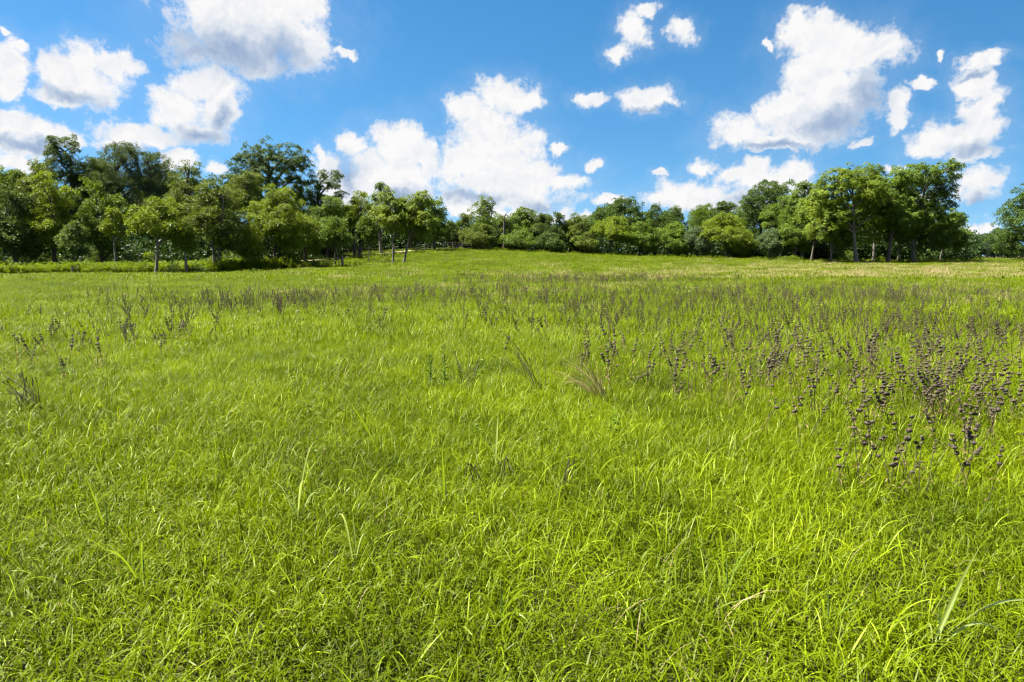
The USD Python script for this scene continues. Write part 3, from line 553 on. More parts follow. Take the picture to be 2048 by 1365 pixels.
def bush(name, label, px, base, top, width, Y, mat, kind='broad', cat='bush', size=0.8, group=None):
    b = at(px, base, Y); b[2] = ground(b[0], b[1]); s = Y / F * 1.008; r = np.random.default_rng(int(px * 3 + base))
    root = thing(name, b, label, cat, group); w, h = width * s / 2, max(0.4, (base - top) * s)
    n = int(60 + 26 * w * h / size ** 2); u = unit(r, n); u[:, 2] = np.abs(u[:, 2]); rad = 1.0 - 0.55 * r.random(n) ** 1.5
    nz = meshkit.fbm(u * 1.6 + px, 3, 2)
    p = u * (rad * (0.55 + 0.85 * nz))[:, None] * [w, w * 0.7, h * 1.05]; p[:, 2] = np.maximum(p[:, 2], 0.05)
    instancer(root + '/foliage', [(f'leaf_spray_{q:03d}', SPRAYS[kind][q], mat) for q in range(3)], p, quats(u + [0, 0, 0.4] + r.normal(size=(n, 3)) * 0.3, r.uniform(0, 6.28, n)), size * r.uniform(0.45, 0.8, n), r.integers(0, 3, n))
    part('stems', join([tube(np.array([[0, 0, -0.05], [a * w * 0.3, c * w * 0.3, h * 0.45], [a * w * 0.55, c * w * 0.5, h * 0.85]]), np.array([0.04, 0.03, 0.012]), 5) for a, c in r.uniform(-1, 1, (6, 2))]), 'bark_dark', root)
    return root


bush('bramble_bush', 'dark green bramble bush left of the thick fence post', 640, 540, 519, 66, 83.5, 'leaf_mid')
bush('bramble_bush', 'low spreading bramble mound below the low bright bushy tree', 590, 541, 526, 70, 81, 'weed_leaf')
bush('bramble_bush', 'dark leafy bush around the foot of the two leaning stems', 432, 552, 519, 44, 75.5, 'leaf_mid')
bush('bramble_bush', 'low leafy bush along the shade right of the narrow bright tree', 395, 551, 535, 44, 71.5, 'leaf_mid')
bush('bramble_bush', 'low leafy bush between the pale trunks of the round and narrow trees', 345, 552, 532, 40, 70.5, 'leaf_mid')
bush('vine_bush', 'pinkish-brown dry vine bush in the weeds near the sapling', 205, 545, 528, 34, 74, 'leaf_vine')
bush('bramble_bush', 'low bright green bush between the first grove trunks', 1575, 524, 514, 46, 110, 'weed_leaf')
bush('bramble_bush', 'low bright weed bush between the slim dark grove trunk and the stout one', 1760, 527, 516, 24, 106.5, 'weed_leaf')
for q, (px, base, top, w, Y, lab) in enumerate([(60, 549, 505, 70, 76, 'leafy bush at the foot of the vine-draped edge tree'), (118, 548, 512, 50, 77, 'leafy bush below the bright bushy tree at the left'), (195, 547, 500, 60, 79, 'leafy bush below the dull green tree, left of the sapling trunk'), (262, 547, 508, 50, 78, 'leafy bush between the sapling and the bright round tree'), (470, 546, 512, 60, 84, 'leafy bush behind the dark forked stems'), (600, 533, 500, 60, 96, 'leafy bush beside the start of the dirt track'), (1690, 524, 505, 50, 116, 'leafy bush in the shade behind the thickest grove trunk'), (1850, 523, 500, 60, 118, 'leafy bush in the shade under the biggest dense crown')]):
    bush('understory_bush', lab, px, base, top, w, Y, 'leaf_dark' if q % 2 else 'leaf_mid')
bush('bramble_bush', 'leafy young bush under the bright round tree, left of its trunk', 302, 548, 505, 26, 72.5, 'weed_leaf')

# ------------------------------------------------------------------ fence
fp = [(697, 513, 101), (722, 511, 103), (746, 510, 105), (768, 509, 106), (792, 508, 108), (815, 507, 110), (838, 506, 112), (853, 505, 114), (868, 504, 116), (890, 502, 119), (908, 501, 121), (926, 501, 122), (945, 502, 122), (964, 502, 122)]
pts = []
for px, row, Y in fp:
    x = (px - W / 2) / F * Y * 1.008; pts.append(np.array([x, Y, float(ground(x, Y))]))
fence = thing('wire_fence', pts[0], 'wire fence on thin dark posts running along the dirt track', 'fence')
pts = [p - pts[0] for p in pts]
for q, p in enumerate(pts):
    h = 1.35 + 0.25 * ((q * 37) % 5) / 5; part('post', tube(p + np.array([[0, 0, -0.1], [0.01, 0, 0.6], [0.02 * ((q % 3) - 1), 0.01, h]]), np.array([0.065, 0.06, 0.055]), 7), 'post_wood', fence)
for h in (0.45, 0.8, 1.15):
    part('wire', tube(np.array([p + [0, -0.06, h] for p in pts]), np.full(len(pts), 0.012), 4), 'wire', fence)


def post(px, base, top, Y, rad, label, tilt=0.0):
    b = at(px, base, Y); b[2] = ground(b[0], b[1]); h = (base - top) * Y / F
    t = thing('fence_post', b, label, 'post')
    part('shaft', tube(np.array([[0, 0, -0.1], [tilt * 0.5, 0, h * 0.5], [tilt, 0, h - 0.03], [tilt, 0, h]]), np.array([rad, rad * 0.97, rad * 0.95, rad * 0.8]), 9), 'post_wood', t, smooth=40)
    part('wire_stub', tube(np.array([[tilt - rad, 0, h * 0.8], [tilt, -rad - 0.01, h * 0.8], [tilt + rad, 0, h * 0.8], [tilt + 0.4, 0.1, h * 0.7]]), np.full(4, 0.012), 4), 'wire', t)


post(685, 538, 514, 84, 0.16, 'thick dark fence post standing alone right of the small dark tree')
post(680, 538, 500, 84.3, 0.05, 'thin leaning pole right beside the thick dark fence post', -0.35)
post(146, 556, 536, 67.5, 0.11, 'short dark post among the sunlit weeds near the left edge')

# ------------------------------------------------------------------ grass
def blades(n, radius, seed, length, width, segs, arch, soft=True):
    """A round tuft of curved, tapering blades."""
    r = np.random.default_rng(seed)
    rr = radius * np.sqrt(r.random(n)) * (1 + 0.25 * r.random(n)); ph = r.uniform(0, 6.283, n)
    base = np.stack([rr * np.cos(ph), rr * np.sin(ph), np.full(n, -0.02)], 1)
    az = r.uniform(0, 6.283, n); h = np.stack([np.cos(az), np.sin(az), 0 * az], 1); side = np.stack([-np.sin(az), np.cos(az), 0 * az], 1)
    tw = r.normal(size=n) * 0.5; side = side * np.cos(tw)[:, None] + np.array([0, 0, 1.0]) * np.sin(tw)[:, None] * 0.5
    L = r.uniform(*length, n) * (0.55 + 0.45 * r.random(n)); wd = r.uniform(*width, n)
    a0 = np.abs(r.normal(size=n)) * 0.40; a1 = a0 + np.abs(r.normal(size=n)) * arch + 0.35; droop = r.random(n) < 0.55; a1 = np.minimum(a1 + droop * r.uniform(0.5, 1.5, n), 2.8)
    p = base.copy(); rows = []
    for k in range(segs + 1):
        t = k / segs; w = wd * (0.75 + 0.5 * t if t < 0.4 else 0.95 * (1 - ((t - 0.4) / 0.6) ** 1.6) + 0.02)
        if k < segs: rows.append(p - side * w[:, None] / 2); rows.append(p + side * w[:, None] / 2)
        else: rows.append(p.copy())
        ang = a0 + (a1 - a0) * (t + 0.5 / segs) ** 1.3
        p = p + (h * np.sin(ang)[:, None] + np.array([0, 0, 1.0]) * np.cos(ang)[:, None]) * (L / segs)[:, None]
        p[:, 2] = np.maximum(p[:, 2], 0.01)
    v = np.stack(rows, 1); m = v.shape[1]; f = []
    for k in range(segs - 1):
        f += [[2 * k, 2 * k + 1, 2 * k + 3], [2 * k, 2 * k + 3, 2 * k + 2]]
    f += [[2 * segs - 2, 2 * segs - 1, 2 * segs]]
    return v.reshape(-1, 3), (np.arange(n)[:, None, None] * m + np.array(f)[None]).reshape(-1, 3)


def wedge(y0, y1, density, seed, side=3.0, slope=0.80):
    """Random ground points in the part of the meadow that the picture can see, with a margin."""
    r = np.random.default_rng(seed); hw = side + slope * y1; n = int(density * 2 * hw * (y1 - y0))
    x, y = r.uniform(-hw, hw, n), r.uniform(y0, y1, n); ok = np.abs(x) < side + slope * y
    return x[ok], y[ok], r


def on_track(x, y):
    d = np.full(len(x), 99.0)
    for c in TRACK[::3]: d = np.minimum(d, np.hypot(x - c[0], y - c[1]))
    return d < 1.2


def px_of(x, y):
    z = ground(x, y); px, row, _ = project(np.stack([x, y, z], 1)); return px, row, z


def blob(px, row, items):
    """Smooth map over the meadow, given by ellipses measured where they lie on the ground."""
    m = np.zeros(len(px))
    for cx, cy, rx, ry, a in items: m = np.maximum(m, a * np.exp(-(((px - cx) / rx) ** 2 + ((row - cy) / ry) ** 2)))
    return m


NEAR = [('grass_tuft_%03d' % q, blades(104, 0.34, 200 + q, (0.11, 0.29), (0.0036, 0.0078), 6, 1.05), 'grass') for q in range(7)]
MIDG = [('grass_tuft_%03d' % (10 + q), blades(140, 0.62, 220 + q, (0.13, 0.30), (0.010, 0.018), 4, 0.9), 'grass') for q in range(5)]
FARG = [('grass_tuft_%03d' % (20 + q), blades(300, 1.5, 240 + q, (0.16, 0.34), (0.028, 0.045), 3, 0.8), 'grass') for q in range(5)]
LONG = [('grass_tuft_%03d' % (30 + q), blades(9, 0.4, 290 + q, (0.18, 0.38), (0.0030, 0.0070), 8, 1.7), 'long_grass') for q in range(5)]
pos, quat, scl, idx, off = [], [], [], [], 0
for protos, (y0, y1, den, sd) in ((NEAR, (0.6, 13, 25, 31)), (MIDG, (12.2, 44, 5.5, 32)), (FARG, (42, 168, 0.9, 33)), (LONG, (0.8, 22, 17.0, 34))):
    x, y, r = wedge(y0, y1, den, sd)
    if y1 > 100: ok = ~on_track(x, y); x, y = x[ok], y[ok]
    if y0 < 0.7:
        gx_, gy_ = np.meshgrid(np.arange(-13.6, 13.6, 0.2), np.arange(0.6, 13, 0.2)); x = gx_.ravel() + r.uniform(-0.1, 0.1, gx_.size); y = gy_.ravel() + r.uniform(-0.1, 0.1, gx_.size); ok = np.abs(x) < 3 + 0.8 * y; x, y = x[ok], y[ok]
    z = ground(x, y); q3 = np.stack([x / 2.2, y / 2.2, 0 * x], 1); hmap = meshkit.fbm(q3, 3, 77); fine = meshkit.fbm(q3 * 4.3, 2, 78)
    if y0 < 1 or y1 < 100: ok = fine > 0.12; x, y, z, hmap, fine = x[ok], y[ok], z[ok], hmap[ok], fine[ok]
    hmap = 0.35 * hmap + 0.65 * fine if y1 < 100 else 0.55 * hmap + 0.45 * fine; n = len(x)
    pos.append(np.stack([x, y, z], 1)); quat.append(quats(np.tile([0, 0, 1.0], (n, 1)) + r.normal(size=(n, 3)) * 0.06, r.uniform(0, 6.283, n)))
    s = (0.40 + 1.2 * hmap) * r.uniform(0.8, 1.2, n); scl.append(np.stack([0.5 + 0.5 * s, 0.5 + 0.5 * s, s], 1)); idx.append(off + r.integers(0, len(protos), n)); off += len(protos)
tag(instancer('/World/meadow_grass', NEAR + MIDG + FARG + LONG, np.vstack(pos), np.vstack(quat), np.vstack(scl), np.concatenate(idx)).GetPrim(), 'long bright green meadow grass filling the field', 'grass', kind='stuff')

# dry straw-coloured grass, mostly on the far right of the meadow
DRY = [('dry_tuft_%03d' % q, blades(60, 0.5, 260 + q, (0.22, 0.42), (0.006, 0.010), 3, 0.45), 'straw') for q in range(3)] + [('dry_tuft_%03d' % (5 + q), blades(160, 1.4, 270 + q, (0.25, 0.45), (0.014, 0.022), 2, 0.4), 'straw') for q in range(3)] + \
      [('dry_tuft_%03d' % (10 + q), blades(7, 0.3, 280 + q, (0.18, 0.36), (0.002, 0.004), 4, 0.6), 'straw') for q in range(3)]
x, y, r = wedge(20, 130, 0.75, 41); px, row, z = px_of(x, y)
m = blob(px, row, [(1850, 552, 460, 24, 0.75), (1500, 556, 420, 12, 0.75), (1250, 575, 420, 14, 0.7), (1950, 585, 300, 30, 0.8), (700, 592, 380, 14, 0.5), (1700, 640, 320, 40, 0.12), (330, 640, 160, 20, 0.2), (1450, 562, 620, 26, 0.3), (1950, 600, 320, 50, 0.45), (1000, 585, 500, 22, 0.35)]) * (0.5 + meshkit.fbm(np.stack([x / 5, y / 5, 0 * x], 1), 3, 6)) * np.where(y > 45, 1, 1.0)
ok = r.random(len(x)) < m; x, y, z = x[ok], y[ok], z[ok]; i1 = np.where(y > 45, r.integers(3, 6, len(x)), r.integers(0, 3, len(x)))
x2, y2, r2 = wedge(1.5, 16, 2.2, 42); ok = r2.random(len(x2)) < 0.9; x2, y2 = x2[ok], y2[ok]
x = np.concatenate([x, x2]); y = np.concatenate([y, y2]); z = ground(x, y); i1 = np.concatenate([i1, r2.integers(6, 9, len(x2))]); n = len(x)
tag(instancer('/World/dry_grass', DRY, np.stack([x, y, z], 1), quats(np.tile([0, 0, 1.0], (n, 1)) + r.normal(size=(n, 3)) * 0.08, r.uniform(0, 6.28, n)), r.uniform(0.8, 1.2, n), i1).GetPrim(), 'dry straw-coloured grass mixed into the green, thickest far right', 'dry grass', kind='stuff')

def herb(seed):
    r = np.random.default_rng(seed); parts = []
    for k in range(5):
        tip = np.array([r.normal() * 0.07, r.normal() * 0.07, r.uniform(0.1, 0.26)]); n = 7; q = r.uniform(0.3, 1, n)[:, None]; d = unit(r, n); d[:, 2] = np.abs(d[:, 2]) * 0.4
        parts.append(leaves(tip * q, d, np.array([0, 0, 1.0]) + 0.4 * unit(r, n), r.uniform(0.03, 0.075, n), r.uniform(0.014, 0.03, n), 0.15, 0.15))
    return join(parts)


x, y, r = wedge(4.5, 40, 2.6, 43); k_ = meshkit.fbm(np.stack([x / 1.7, y / 1.7, 0 * x], 1), 3, 19); ok = r.random(len(x)) < np.clip((k_ - 0.4) * 4, 0.03, 1); x, y = x[ok], y[ok]; n = len(x)
HERBS = [('herb_%03d' % q, herb(700 + q), m) for q, m in enumerate(('weed_leaf', 'leaf_mid', 'weed_leaf', 'leaf_olive'))]
tag(instancer('/World/meadow_herbs', HERBS, np.stack([x, y, ground(x, y)], 1), quats(np.tile([0, 0, 1.0], (n, 1)) + r.normal(size=(n, 3)) * 0.1, r.uniform(0, 6.28, n)), r.uniform(0.55, 1.05, n), r.integers(0, 4, n)).GetPrim(), 'low broad-leaved herbs scattered through the meadow grass', 'herbs', kind='stuff')

# ------------------------------------------------------------------ dried flower stalks with stacked round seed heads
proto_root = stage.CreateClassPrim('/World/seed_stalk_kinds')


def seed_ball(r, rad):
    m = trimesh.creation.icosphere(2, 1.0); v = np.array(m.vertices); d = 0.82 + 0.36 * r.random(len(v))
    return v * d[:, None] * [rad, rad, rad * 0.78], np.array(m.faces)


def stalk_shape(seed):
    r = np.random.default_rng(seed); stems, heads, lvs = [], [], []
    for w in range(int(r.integers(1, 4))):
        h = r.uniform(0.36, 0.6) * (1.0 if w == 0 else 0.85); off = r.normal(size=2) * (0.0 if w == 0 else 0.035); lean = r.normal(size=2) * 0.09; t = np.linspace(0, 1, 7); bow = r.normal(size=2) * 0.06
        c = np.stack([off[0] + lean[0] * t + bow[0] * t * t, off[1] + lean[1] * t + bow[1] * t * t, h * t], 1)
        stems.append(tube(c, np.linspace(0.0036, 0.002, 7), 5)); k = int(r.integers(2, 6)); z = h
        for q in range(k):
            tt = max(0.25, z / h); p = np.array([np.interp(tt, t, c[:, 0]), np.interp(tt, t, c[:, 1]), z]) + r.normal(size=3) * 0.003
            v, f = seed_ball(r, (0.0120 + 0.0030 * min(q, 2)) * r.uniform(0.72, 1.28)); v = v * np.array([r.uniform(0.9, 1.25), r.uniform(0.9, 1.25), r.uniform(0.75, 1.1)]); heads.append((v + p, f)); z -= r.uniform(0.028, 0.075)
        if r.random() < 0.5:       # a side branch with one head
            p0 = c[3]; p1 = p0 + [r.uniform(-0.09, 0.09), r.uniform(-0.09, 0.09), 0.14]; stems.append(tube(np.array([p0, (p0 + p1) / 2 + [0, 0, -0.02], p1]), np.array([0.003, 0.0026, 0.002]), 4))
            v, f = seed_ball(r, 0.015); heads.append((v + p1, f))
        n = 5; b = c[r.integers(1, 4, n)]; d = unit(r, n); d[:, 2] = -0.15
        lvs.append(leaves(b, d, np.tile([0, 0, 1.0], (n, 1)), r.uniform(0.03, 0.07, n), r.uniform(0.006, 0.012, n), 0.2, 0.4))
    return join(stems), heads, join(lvs)


KINDS = 14
ALL_STALK = []
for q in range(KINDS):
    stem, heads, lv = stalk_shape(300 + q); base = f'/World/seed_stalk_kinds/kind_{q:03d}'; UsdGeom.Xform.Define(stage, base)
    usdkit.mesh(stage, base + '/stem', stem, '/World/Looks/stem_brown', smooth=True); usdkit.mesh(stage, base + '/dry_leaves', lv, '/World/Looks/straw')
    for k, hd in enumerate(heads): usdkit.mesh(stage, base + '/seed_head' + ('' if k == 0 else f'_{k:03d}'), hd, '/World/Looks/seed_head', smooth=True)
    def low(hd):
        c = hd[0].mean(0); v, f = trimesh.creation.icosphere(1, 1.0).vertices, trimesh.creation.icosphere(1, 1.0).faces
        return np.array(v) * np.ptp(hd[0], axis=0) / 2 * 0.95 + c, np.array(f)
    ALL_STALK.append((join([stem]), join([low(h_) for h_ in heads])))

# where they grow: (column, row, half width, half height, stalks per square metre)
PATCH = [('right', (1960, 780, 170, 90, 19.0)), ('right', (1790, 790, 240, 90, 12.0)), ('right', (1720, 690, 400, 64, 26.0)), ('right', (1980, 680, 150, 50, 13.0)), ('right', (1560, 640, 150, 28, 16.0)), ('right', (1850, 630, 320, 24, 16.0)), ('right', (1500, 605, 520, 26, 17.0)), ('right', (1690, 880, 80, 40, 7.0)), ('right', (1860, 900, 150, 45, 6.0)), ('right', (1600, 740, 120, 50, 4.0)),
         ('middle', (1290, 700, 130, 34, 10.0)), ('middle', (1235, 690, 44, 30, 26.0)), ('middle', (1400, 690, 70, 36, 6.0)),
         ('left', (90, 680, 110, 16, 9.6)), ('left', (250, 640, 170, 18, 9.6)), ('left', (330, 612, 140, 12, 9.6)), ('left', (120, 630, 140, 18, 4.0)),
         ('far', (640, 584, 330, 9, 18.7)), ('far', (480, 596, 200, 8, 15.0)), ('far', (900, 575, 300, 8, 18.7)), ('far', (1150, 592, 400, 18, 7.5)), ('far', (700, 604, 340, 18, 3.2)), ('far', (1180, 552, 260, 7, 8.8)), ('far', (1600, 580, 420, 14, 11.2)), ('far', (1320, 626, 60, 9, 12.5)), ('far', (1100, 632, 300, 16, 5.0)), ('far', (420, 570, 420, 8, 1.1))]
x, y, r = wedge(3.4, 75, 30.0, 51, side=1.5, slope=0.77); z = ground(x, y); px, row, _ = project(np.stack([x, y, z + 0.42], 1))
dens = np.zeros(len(x)); which = np.zeros(len(x), int)
for k, (nm, (cx, cy, rx, ry, a_)) in enumerate(PATCH):
    d_ = a_ * np.exp(-(((px - cx) / rx) ** 2 + ((row - cy) / ry) ** 2) ** 1.3); which = np.where(d_ > dens, k, which); dens = np.maximum(dens, d_)
clump = np.clip((meshkit.fbm(np.stack([x / 0.9, y / 0.9, 0 * x], 1), 3, 12) - 0.30) * 2.2, 0.45, 1.2)
ok = r.random(len(x)) < np.minimum(dens * clump, 30.0) / 30.0; x, y, z, px, row, which = (v[ok] for v in (x, y, z, px, row, which))
order = np.argsort(y + np.where((px < -10) | (px > W + 10), 500, 0)); single = order[:290]; rest = order[290:]
SAY = {'right': ('dry brown stalk with stacked round seed heads in the dense right-hand patch', 'seed stalks of the dense right-hand patch'), 'middle': ('dry dark seed stalk in the loose patch right of the meadow centre', 'seed stalks right of the meadow centre'),
       'left': ('dry dark seed stalk in the patch by the left edge of the meadow', 'seed stalks by the left edge of the meadow'), 'far': ('small dry seed stalk in the brown band across the mid meadow', 'seed stalks of the mid meadow band')}


def stalk(p, kind, yaw, tilt, tdir, size, label, group):
    X = UsdGeom.Xform.Define(stage, path_for('seed_stalk')); R = Gf.Matrix4d().SetScale(size) * Gf.Matrix4d().SetRotate(Gf.Rotation(Gf.Vec3d(0, 0, 1), math.degrees(yaw))) * Gf.Matrix4d().SetRotate(Gf.Rotation(Gf.Vec3d(math.cos(tdir), math.sin(tdir), 0), math.degrees(tilt)))
    R.SetTranslateOnly(Gf.Vec3d(*map(float, p))); X.AddTransformOp().Set(R); pr = X.GetPrim()
    pr.GetReferences().AddInternalReference(f'/World/seed_stalk_kinds/kind_{kind:03d}'); pr.SetInstanceable(True); tag(pr, label, 'dried flower', group)


for k in single:
    lab, grp = SAY[PATCH[which[k]][0]]
    stalk((x[k], y[k], z[k]), int(r.integers(0, KINDS)), r.uniform(0, 6.28), abs(r.normal()) * 0.26, r.uniform(0, 6.28), r.uniform(0.8, 1.12), lab, grp)
# stalks that stand out by themselves: (column, row of the foot, depth, size, label)
for k, (cx, cy, Y, sz, lab) in enumerate([(1222, 775, 8.3, 1.15, 'tallest dark seed stalk at the left end of the middle patch'), (1580, 835, 6.6, 1.0, 'lone seed stalk in the grass left of the dense right patch, its heads closely stacked'),
        (1640, 830, 6.9, 1.0, 'straight lone seed stalk, right neighbour of the closely stacked one'), (1690, 990, 4.6, 0.85, 'low seed stalk at the lower left corner of the right patch'), (1745, 990, 4.7, 0.95, 'low seed stalk with a large top head near the lower edge of the right patch'),
        (2008, 1010, 4.3, 0.85, 'nearest blurred seed stalk by the right edge'), (1385, 800, 7.6, 0.95, 'lone upright seed stalk at the right end of the middle patch'), (1960, 1000, 4.6, 0.95, 'seed stalk with big blurred heads left of the nearest one at the right edge')]):
    X_ = (cx - W / 2) / F * Y; stalk((X_, Y, float(ground(X_, Y))), k % KINDS, k * 1.3, 0.06, k, sz, lab, None)
n = len(rest)
ri = instancer('/World/distant_seed_stalks', [(f'stalk_{q:03d}', join([ALL_STALK[q][1], ALL_STALK[q][0]]), 'seed_head_dark') for q in range(KINDS)], np.stack([x[rest], y[rest], z[rest]], 1),
               quats(np.tile([0, 0, 1.0], (n, 1)) + r.normal(size=(n, 3)) * 0.2, r.uniform(0, 6.28, n)), r.uniform(0.6, 1.1, n), r.integers(0, KINDS, n))
tag(ri.GetPrim(), 'many small dark seed stalks spread across the farther meadow', 'dried flowers', kind='stuff')
print('crown triangles', sum(NTRI), 'stalks', len(order), 'grass', sum(map(len, idx)))


# ------------------------------------------------------------------ single grasses and weeds of the foreground
def blade(base, tip, width, sag, segs=8, roll=0.0):
    base, tip = np.array(base, float), np.array(tip, float); t = np.linspace(0, 1, segs + 1)[:, None]
    c = base + (tip - base) * t + np.array([0, 0, 1.0]) * sag * np.sin(t * np.pi) ** 1.0 * np.linalg.norm(tip - base)
    d = np.gradient(c, axis=0); d /= np.linalg.norm(d, axis=1, keepdims=True); s = np.cross(d, [math.sin(roll), math.cos(roll), 0.25]); s /= np.linalg.norm(s, axis=1, keepdims=True); n = np.cross(s, d)
    w = (width * (0.55 + 0.45 * np.sin(np.clip(t[:, 0] * 1.6, 0, 1) * np.pi / 2)) * (1 - t[:, 0] ** 3) + 0.0004)[:, None]
    v = np.stack([c - s * w / 2 + n * w * 0.18, c, c + s * w / 2 + n * w * 0.18], 1).reshape(-1, 3); f = []
    for k in range(segs):
        for q in (0, 1): a = 3 * k + q; f += [[a, a + 1, a + 4], [a, a + 4, a + 3]]
    return v, np.array(f)


def tall_grass(px, row, Y, label, bl, mat='broad_grass', stem=None, cat='grass plant', name='tall_grass'):
    """bl: blades as (column, row) of the tip, height of the foot, width in metres, sag."""
    x_ = (px - W / 2) / F * Y * 0.99; b = np.array([x_, Y, float(ground(x_, Y))]); root = thing(name, b, label, cat)
    for q, (tx, ty, z0, w, sag) in enumerate(bl):
        tip = at(tx, ty, Y + 0.12 * ((q % 3) - 1)) - b; part('leaf', blade((0.01 * (q % 3 - 1), 0.01 * (q % 2), z0), tip, w, sag, roll=q * 0.9), mat, root, smooth=True)
    part('stem', tube(np.array([[0, 0, -0.03], [0.004, 0, 0.1], [0, 0.005, max(0.12, stem or 0.2)]]), np.array([0.004, 0.0035, 0.002]), 5), 'stem_green', root, smooth=True)


tall_grass(575, 1000, 3.9, 'broad-leaved grass plant with a pale arching blade, left of centre', [(632, 880, 0.05, 0.010, 0.2), (555, 900, 0.02, 0.010, 0.1), (530, 960, 0.0, 0.009, 0.25), (610, 965, 0.02, 0.012, 0.3), (640, 985, 0.0, 0.010, 0.3)], 'pale_grass')
tall_grass(1940, 1350, 2.6, 'blurred broad pale grass plant in the lower right corner', [(1962, 1090, 0.05, 0.016, 0.04), (1925, 1165, 0.03, 0.014, 0.03), (2060, 1200, 0.05, 0.014, 0.12), (1850, 1260, 0.0, 0.012, 0.25), (2010, 1270, 0.0, 0.012, 0.3), (1890, 1230, 0.0, 0.011, 0.2)], 'pale_grass')
tall_grass(885, 985, 4.1, 'short grass plant with one yellowish upright blade near the centre', [(884, 895, 0.02, 0.016, 0.02), (850, 950, 0.0, 0.01, 0.2), (915, 945, 0.0, 0.01, 0.25)])
tall_grass(752, 880, 5.3, 'dark grass plant whose long blade leans to the left', [(700, 806, 0.03, 0.016, 0.06), (735, 830, 0.0, 0.012, 0.1), (775, 840, 0.0, 0.010, 0.1)])
tall_grass(992, 910, 5.0, 'upright grass plant with a folded pale blade right of the centre', [(996, 832, 0.06, 0.017, 0.03), (975, 870, 0.0, 0.010, 0.2), (1012, 872, 0.0, 0.010, 0.2)], 'pale_grass')
tall_grass(690, 1110, 3.3, 'grass plant with drooping pale blades low in the left half', [(672, 1040, 0.05, 0.011, 0.4), (735, 1070, 0.03, 0.010, 0.35), (705, 1020, 0.0, 0.010, 0.1)], 'pale_grass')
tall_grass(1000, 1240, 2.75, 'grass plant with wide arching blades at the bottom centre', [(1085, 1180, 0.03, 0.012, 0.22), (940, 1190, 0.02, 0.012, 0.3), (1000, 1150, 0.03, 0.010, 0.06), (1060, 1250, 0.0, 0.010, 0.3)])
tall_grass(1480, 1180, 3.0, 'tall thin-bladed grass plant left of the lower right corner', [(1440, 1060, 0.05, 0.009, 0.1), (1530, 1090, 0.03, 0.009, 0.25), (1500, 1050, 0.02, 0.010, 0.1), (1420, 1130, 0.0, 0.008, 0.3)])
tall_grass(240, 1160, 3.1, 'broad grass plant in the lower left foreground', [(285, 1085, 0.03, 0.010, 0.25), (205, 1090, 0.0, 0.011, 0.25), (300, 1110, 0.0, 0.010, 0.3), (205, 1100, 0.0, 0.008, 0.2)])
tall_grass(170, 1010, 3.8, 'grass plant with one yellow-green upright blade in the left foreground', [(172, 955, 0.02, 0.014, 0.03), (150, 990, 0.0, 0.010, 0.3), (200, 985, 0.0, 0.009, 0.3)])
tall_grass(1700, 1300, 2.7, 'low arching grass plant at the bottom edge left of the blurred one', [(1640, 1210, 0.03, 0.010, 0.3), (1770, 1220, 0.02, 0.010, 0.3), (1700, 1180, 0.02, 0.009, 0.08)])


def dry_clump(px, row, Y, n, tips, label, mat, w, seed, name='dry_grass_clump', cat='dry grass', heads=0, headmat='seed_head_dark'):
    r = np.random.default_rng(seed); x_ = (px - W / 2) / F * Y * 0.99; b = np.array([x_, Y, float(ground(x_, Y))]); root = thing(name, b, label, cat)
    for q in range(n):
        tx = tips[0] + (tips[1] - tips[0]) * r.random(); ty = tips[2] + (tips[3] - tips[2]) * r.random(); tip = at(tx, ty, Y + r.uniform(-0.3, 0.3)) - b
        base = np.array([r.normal() * 0.05, r.normal() * 0.05, 0.0]); t = np.linspace(0, 1, 7)[:, None]; c = base + (tip - base) * t + np.array([0, 0, 0.16]) * np.sin(t * np.pi) * np.linalg.norm(tip - base) * r.uniform(0.2, 1)
        part('stalk', tube(c, w * np.linspace(1, 0.45, 7), 4), mat, root, smooth=True)
        if q < heads:
            d = c[-1] - c[-2]; d /= np.linalg.norm(d); L = r.uniform(0.02, 0.04); part('seed_head', tube(np.array([c[-1] - d * L * 0.3, c[-1], c[-1] + d * L * 0.5, c[-1] + d * L]), np.array([0.002, 0.006, 0.006, 0.002]), 6), headmat, root, smooth=True)


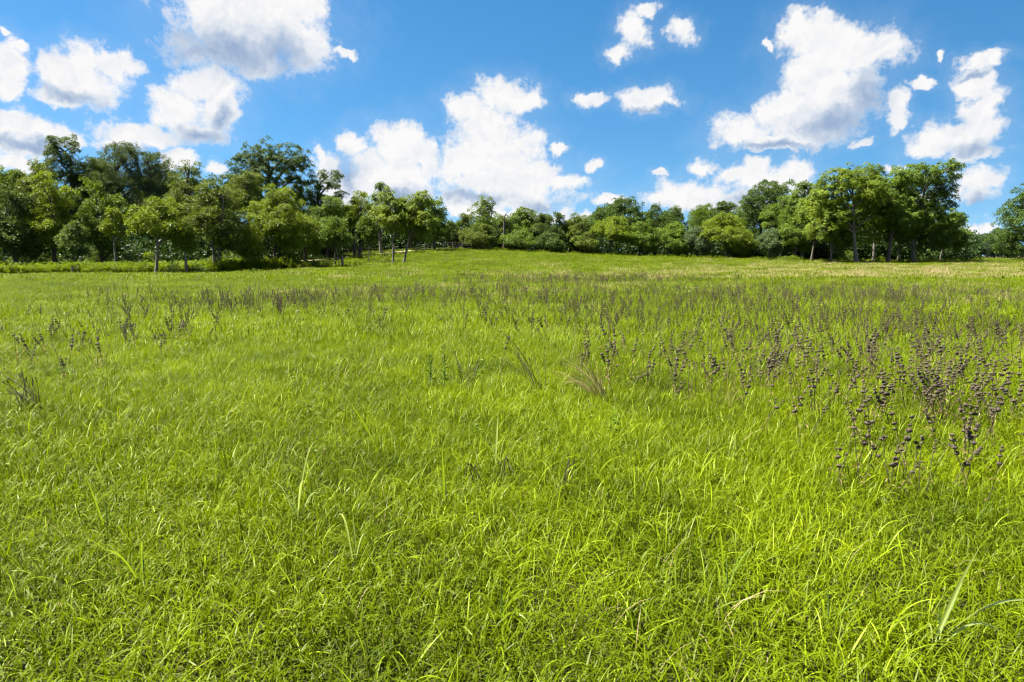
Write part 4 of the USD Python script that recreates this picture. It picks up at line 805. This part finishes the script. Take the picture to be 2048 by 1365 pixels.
dry_clump(1215, 800, 7.6, 40, (1105, 1205, 710, 775), 'pale bent straw clump left of the middle seed stalks', 'straw', 0.0036, 1)
dry_clump(1085, 790, 7.9, 12, (985, 1110, 655, 740), 'thin brown grass stems with small dark tips, centre right', 'stem_brown', 0.0040, 2, heads=9)
dry_clump(1150, 770, 8.6, 7, (1080, 1190, 625, 700), 'very thin leaning dry stems rising behind the pale straw clump', 'straw', 0.002, 3, heads=5)
dry_clump(930, 780, 8.0, 9, (880, 960, 690, 760), 'low brown twiggy weed left of the thin brown stems', 'stem_brown', 0.0042, 4, heads=6)
dry_clump(1470, 800, 7.2, 10, (1440, 1500, 695, 780), 'bent pale dry stalks at the left side of the right-hand patch', 'straw', 0.0024, 5)
dry_clump(45, 800, 7.0, 26, (0, 75, 735, 790), 'dark brown withered weed clump at the left edge of the meadow', 'stem_brown', 0.004, 6, heads=20)
for q, (px, row, top, Y, lab) in enumerate([(940, 965, 918, 4.6, 'leftmost of three dark withered sprigs in the foreground grass'), (1008, 960, 905, 4.6, 'middle one of three dark withered sprigs in the foreground grass'), (1141, 985, 925, 4.4, 'rightmost of three dark withered sprigs in the foreground grass')]):
    dry_clump(px, row, Y, 4, (px - 8, px + 10, top, top + 25), lab, 'stem_brown', 0.004, 20 + q, name='withered_sprig', cat='withered weed', heads=4)


def leafy_weed(px, foot, top, Y, label, mat='leaf_dark', n=40, seed=1):
    r = np.random.default_rng(seed); x_ = (px - W / 2) / F * Y * 0.99; b = np.array([x_, Y, float(ground(x_, Y))]); h = at(px, top, Y)[2] - b[2]; root = thing('leafy_weed', b, label, 'weed')
    part('stem', tube(np.array([[0, 0, -0.02], [0.01, 0, h * 0.5], [0, 0.01, h]]), np.array([0.006, 0.005, 0.002]), 5), 'stem_green', root, smooth=True)
    q = r.uniform(0.25, 1, n); d = unit(r, n); d[:, 2] = 0.6; base = np.stack([0.01 * np.sin(q * 3), 0 * q, q * h], 1)
    part('leaves', leaves(base, d, np.tile([0, 0, 1.0], (n, 1)) + unit(r, n) * 0.3, r.uniform(0.06, 0.12, n) * (1.3 - q * 0.7), r.uniform(0.012, 0.02, n), 0.2, 0.2), mat, root)


leafy_weed(884, 770, 694, 8.0, 'dark green upright leafy weed left of the meadow centre', seed=61)
leafy_weed(855, 770, 706, 8.2, 'shorter dark leafy weed just left of the upright one', seed=62)
